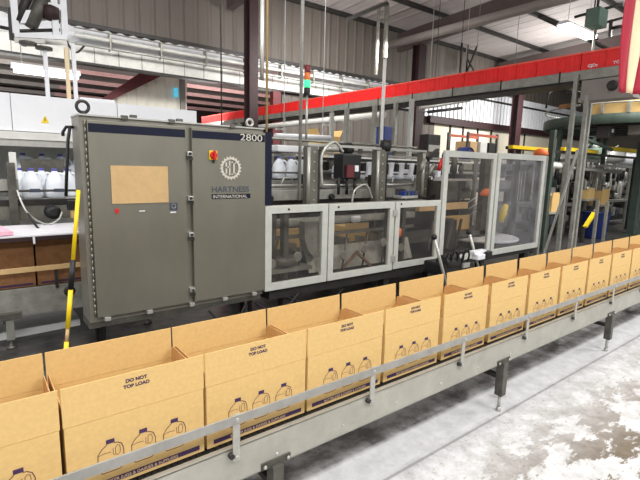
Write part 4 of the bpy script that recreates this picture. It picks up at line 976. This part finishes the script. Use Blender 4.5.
for A_, B_ in zip(G, G[1:]):
    for i in range(4): mb.bm.faces.new((A_[i], B_[i], B_[(i+1) % 4], A_[(i+1) % 4]))
t = thing('curved_board', (C0.x-2, C0.y, 3.045), 'curved brown board standing round the left end of the green platform', 'board')
mb.build('board', 'cardboard', t); MB().bar(at(559, 107, Y=1.95), at(574, 105, Y=1.75), .01, .06).build('dark_slot', 'cardboard_dark', t)
o = MB().bar(at(584, 138, Y=3.2), at(612, 150, Y=3.2), .06).build('green_strut', 'green_paint'); tag(o, 'green strut sloping down right under the platform', 'strut')
o = MB().bar(at(607, 118, Y=3.25), at(590, 147, Y=3.25), .06).build('green_strut', 'green_paint'); tag(o, 'green strut sloping down left under the platform', 'strut')
# work tables and machine bodies
rnd = random.Random(5)
def workstation(px0, px1, pyt, Y, label, seed):
    r_ = random.Random(seed); xa, xb = at(px0, pyt, Y=Y).x, at(px1, pyt, Y=Y).x; zt = at((px0+px1)/2, pyt, Y=Y).z
    t_ = thing('filler_machine', ((xa+xb)/2, Y+.5, 0), label, 'machine')
    MB().box(xa, xb, Y, Y+1.0, .75, .83, .005).build('table', 'steel_dull', t_); MB().box(xa+.05, xb-.05, Y+.1, Y+.9, .16, .30).build('lower_shelf', 'dark_metal', t_)
    for x in (xa+.05, xb-.12):
        for y in (Y+.02, Y+.9): MB().box(x, x+.07, y, y+.07, 0, zt).build('leg', 'steel_dull' if y < Y+.5 else 'steel_dark', t_)
    MB().box(xa, xb, Y+.02, Y+.07, zt-.05, zt+.03).box(xa, xb, Y+.9, Y+.95, zt-.05, zt+.03).build('top_rail', 'steel_light', t_)
    nx = int((xb-xa)/.15)
    for i in range(nx):
        x = xa+.12+i*(xb-xa-.2)/max(1, nx-1)
        k = r_.choice(['cyl', 'cyl', 'box', 'pipe', 'motor']); mm = r_.choice(['steel_light', 'steel_dull', 'steel_dark', 'dark_metal', 'black', 'steel_light'])
        h = r_.uniform(.15, .45)
        if k == 'cyl': MB().lathe([(.04, 0), (.07, .02), (.07, h), (.03, h+.04), (.03, h+.12)], (x, Y+r_.uniform(.15, .5), .83), 12).build('canister', mm, t_)
        elif k == 'box': MB().box(x-.09, x+.09, Y+.2, Y+.45, .83, .83+h, .02).build('control_box', mm, t_)
        elif k == 'pipe': hose([(x-.1, Y+.2, .83), (x-.05, Y+.2, .83+h), (x+.08, Y+.25, .8+h), (x+.12, Y+.3, .83)], .02, n=5).build('pipe', mm, t_)
        else: MB().lathe([(.05, -.14), (.09, -.12), (.09, .1), (.04, .14)], (x, Y+.3, .93), 14, 'Y').build('motor', mm, t_)
        z1 = zt-r_.uniform(.12, .35)
        MB().lathe([(.02, -.28), (.05, -.24), (.05, 0), (.02, .04)], (x, Y+r_.uniform(.1, .4), z1), 10).build('nozzle', r_.choice(['steel_light', 'steel_dull', 'dark_metal', 'white_dirty', 'black']), t_)
        if r_.random() < .7: MB().tube([(x, Y+.2, z1), (x+r_.uniform(-.1, .1), Y+.2, zt)], .018, 6).build('hanger', 'steel_light', t_)
        if r_.random() < .75:
            mm = r_.choice(['steel_dull', 'dark_metal', 'steel_light', 'label_dark']); z2 = r_.uniform(.32, .5)
            MB().box(x-.1, x+.1, Y+.12, Y+.4, .30, z2+.1, .02).build('drive_box', mm, t_)
    return t_
workstation(549, 569, 163, 3.9, 'steel filling machine seen between the green post and ladder posts', 3)
workstation(571, 601, 160, 4.0, 'cluttered filling machine with nozzles right of the twin grey posts', 8)
workstation(603, 634, 166, 4.1, 'cluttered filling machine beside the wide green post', 11)
workstation(590, 640, 158, 7.2, 'farther filling machine glimpsed under the yellow beam', 21)
workstation(548, 588, 156, 7.0, 'farther filling machine behind the twin grey posts', 25)
def bcarton(px0, py0, px1, py1, Y, label, rest):
    a_ = at(px0, py1, Y=Y); b_ = at(px1, py0, Y=Y); t_ = thing('brown_carton', ((a_.x+b_.x)/2, Y+.2, rest), label, 'carton')
    MB().box(a_.x, b_.x, Y, Y+.35, rest, rest+(b_.z-a_.z)).build('body', 'cardboard', t_); MB().box(a_.x+.02, b_.x-.02, Y, Y+.02, rest+(b_.z-a_.z), rest+(b_.z-a_.z)+.06).build('flap', 'cardboard', t_)
for a4, lb, Y_ in (((551, 195, 560, 212), 'brown carton standing between the green post and twin grey posts', 3.5), ((601, 191, 610, 205), 'brown carton on a stand beneath the filling machine at right', 3.6), ((588, 190, 595, 199), 'small brown carton left of the other one at right', 3.65)):
    z_ = at(a4[0], a4[3], Y=Y_).z; bcarton(*a4, Y_, lb, z_)
    c_ = at((a4[0]+a4[2])/2, a4[3], Y=Y_); t_ = thing('carton_stand', (c_.x, Y_+.18, 0), 'steel stand under the '+lb.split(' standing')[0].split(' on a')[0]+' '+lb.split('carton ', 1)[1], 'stand')
    t_['label'] = ' '.join(('steel stand holding the '+lb).split()[:16])
    MB().box(c_.x-.35, c_.x+.35, Y_-.03, Y_+.38, z_-.05, z_-.004).build('top', 'steel_light', t_)
    for sx_ in (-.3, .3): MB().box(c_.x+sx_-.03, c_.x+sx_+.03, Y_, Y_+.06, 0, z_-.05).box(c_.x+sx_-.03, c_.x+sx_+.03, Y_+.3, Y_+.36, 0, z_-.05).build('leg', 'steel_dark', t_)
# white drum, round hopper, yellow tool, blue bin
def hopper(px, py, Y, r, h, label, m_='white_dirty'):
    c_ = at(px, py, Y=Y); t_ = thing('hopper', (c_.x, Y, c_.z-h/2), label, 'hopper')
    MB().lathe([(r*.5, -h/2), (r*.95, -h*.3), (r, -h*.1), (r, h*.3), (r*.8, h*.45), (r*.3, h*.5)], c_, 20).build('body', m_, t_); MB().ring(c_+Vector((0, 0, h*.3)), r, .02, 'Z', 24, 6).build('rim', 'steel_light', t_)
    for a_ in (0, 2.1, 4.2): MB().tube([c_+Vector((math.cos(a_)*r*.7, math.sin(a_)*r*.7, -h*.3)), Vector((c_.x+math.cos(a_)*r*.8, Y+math.sin(a_)*r*.8, 0))], .025, 8).build('leg', 'steel_dull', t_)
hopper(595, 152, 5.6, .38, .62, 'pale rounded hopper under the yellow beam, left one', 'green_pale'); hopper(611, 156, 5.8, .50, .6, 'wide silver hopper in the middle under the yellow beam', 'steel_light'); hopper(627, 158, 5.7, .65, .62, 'large white hopper beside the wide green post', 'white')
o = hose([at(604, 170, Y=5.0), at(606, 158, Y=5.0), at(612, 150, Y=5.0), at(618, 146, Y=5.0)], .03).build('bent_pipe', 'steel_light'); tag(o, 'bent silver pipe in front of the hoppers', 'pipe')
t = thing('yellow_lever', at(588, 224, Y=3.0), 'yellow lever tilted beside the blue bin at right', 'lever'); MB().bar(at(585, 227, Y=3.0), at(594, 213, Y=3.0), .09, .05).build('arm', 'yellow', t); MB().lathe([(.03, -.03), (.05, 0), (.03, .03)], at(595, 211, Y=3.0), 10, 'Y').build('pivot', 'steel_light', t)
c_ = at(585, 227, Y=3.02); MB().box(c_.x-.06, c_.x+.06, 3.03, 3.10, 0, c_.z+.02).build('stand', 'dark_metal', t)
c_ = at(595, 222, Y=3.2); t = thing('blue_tub', (c_.x, 3.4, 0), 'dark blue tub on the floor behind the yellow lever', 'tub')
MB().lathe([(.24, 0), (.28, .03), (.32, .62), (.34, .64), (.34, .67), (.31, .66)], (c_.x+.1, 3.24, 0), 20).build('body', 'blue', t); MB().ring((c_.x+.1, 3.24, .66), .33, .02, 'Z', 24, 6).build('rim', 'navy', t)
for i, (px, py) in enumerate(((596, 218), (606, 215))):
    c_ = at(px, py, Y=2.8); o = MB().box(c_.x-.03, c_.x+.03, 2.77, 2.83, 0, 1.02 if i == 0 else .98).build('short_post', 'steel_dull'); tag(o, ['short grey post in front of the blue tub', 'short grey post right of the blue tub'][i], 'post')
t = thing('orange_bucket', at(535, 150, Y=3.1), 'orange cap on a bracket above the right tall guard', 'cap')
c_ = at(541, 153, Y=3.0); MB().lathe([(.12, -.05), (.14, -.02), (.12, .05), (.05, .09)], c_, 16).build('cap', 'orange', t); MB().box(c_.x-.03, c_.x+.03, 2.97, 3.03, 0, c_.z-.05).build('bracket', 'dark_metal', t)
# ducts and pipework just behind the tall guards' top
for i, (px0, py0, px1, py1, Y, r, m_, lb) in enumerate([
    (543, 164, 560, 166, 3.6, .07, 'white_dirty', 'white horizontal pipe right of the tall guard'), (572, 168, 620, 172, 3.7, .05, 'steel_light', 'long pale rail across the filling machines'),
    (420, 108, 470, 100, 6.5, .05, 'steel_light', 'pale pipe under the red bins, upper one'), (428, 112, 462, 108, 6.6, .04, 'dark_metal', 'dark pipe under the red bins, lower one'),
    (464, 100, 520, 92, 6.9, .05, 'duct_grey', 'grey pipe under the right half of the red bins'),
    (284, 148, 420, 152, 4.5, .04, 'steel_light', 'pale service pipe behind the lift columns'), (275, 136, 330, 138, 5.4, .05, 'white', 'white pipe stub behind the tan vertical pipe')]):
    mb = MB().tube([at(px0, py0, Y=Y), at(px1, py1, Y=Y)], r, 8)
    if Y > 5:
        for f_ in (.15, .85): p = at(px0, py0, Y=Y).lerp(at(px1, py1, Y=Y), f_); mb.tube([p, Vector((p.x, p.y, cz(p.y)))], .008, 5)
    o = mb.build('service_pipe', m_); tag(o, lb, 'pipe')

# ------------------------------------------------------------------ extra gear behind the low guards
rr = random.Random(17)
t = thing('bottle_gripper_line', (4.7, 3.35, 0), 'busy line of white and dark gripper parts above the machine deck', 'machine')
MB().box(2.3, 4.78, 3.40, 3.46, 1.30, 1.36, .004).build('beam', 'steel_light', t)
MB().box(3.3, 6.9, 3.40, 3.44, 1.74, 1.78, .004).build('beam', 'dark_metal', t)
for x in (2.4, 4.75, 6.9): MB().box(x, x+.05, 3.40, 3.45, 0, 1.76).build('leg', 'steel_dark', t)
for i in range(15):
    x = 3.36+i*.235
    if 3.6 < x < 4.05: continue
    MB().prism([(x, 3.36, 1.52), (x+.07, 3.36, 1.52), (x+.10, 3.36, 1.74), (x+.02, 3.36, 1.74)], (0, .05, 0)).build('white_finger', 'white', t)
    MB().box(x+.12, x+.19, 3.34, 3.40, 1.56+.04*(i % 3), 1.72, .005).build('dark_block', ['black', 'dark_metal', 'steel_dark'][i % 3], t)
    if i % 2: MB().tube([(x+.05, 3.34, 1.36), (x+.05, 3.34, 1.54)], .012, 6).build('rod', 'steel_light', t)
for i in range(8):
    x = 2.35+i*.31
    k = i % 4
    if k == 0: MB().box(x, x+.2, 3.2, 3.38, 1.37, 1.45, .01).build('small_plate', 'steel_light', t)
    elif k == 1: MB().lathe([(.03, -.05), (.06, -.04), (.06, .04), (.03, .05)], (x+.08, 3.3, 1.43), 14, 'Y').build('small_motor', 'black', t)
    elif k == 2: MB().tube([(x, 3.3, 1.38), (x+.05, 3.3, 1.50), (x+.16, 3.3, 1.50), (x+.2, 3.3, 1.38)], .015, 6).build('bent_tube', 'steel_light', t)
    else: MB().box(x, x+.12, 3.22, 3.34, 1.37, 1.55, .01).build('valve_box', 'dark_metal', t)
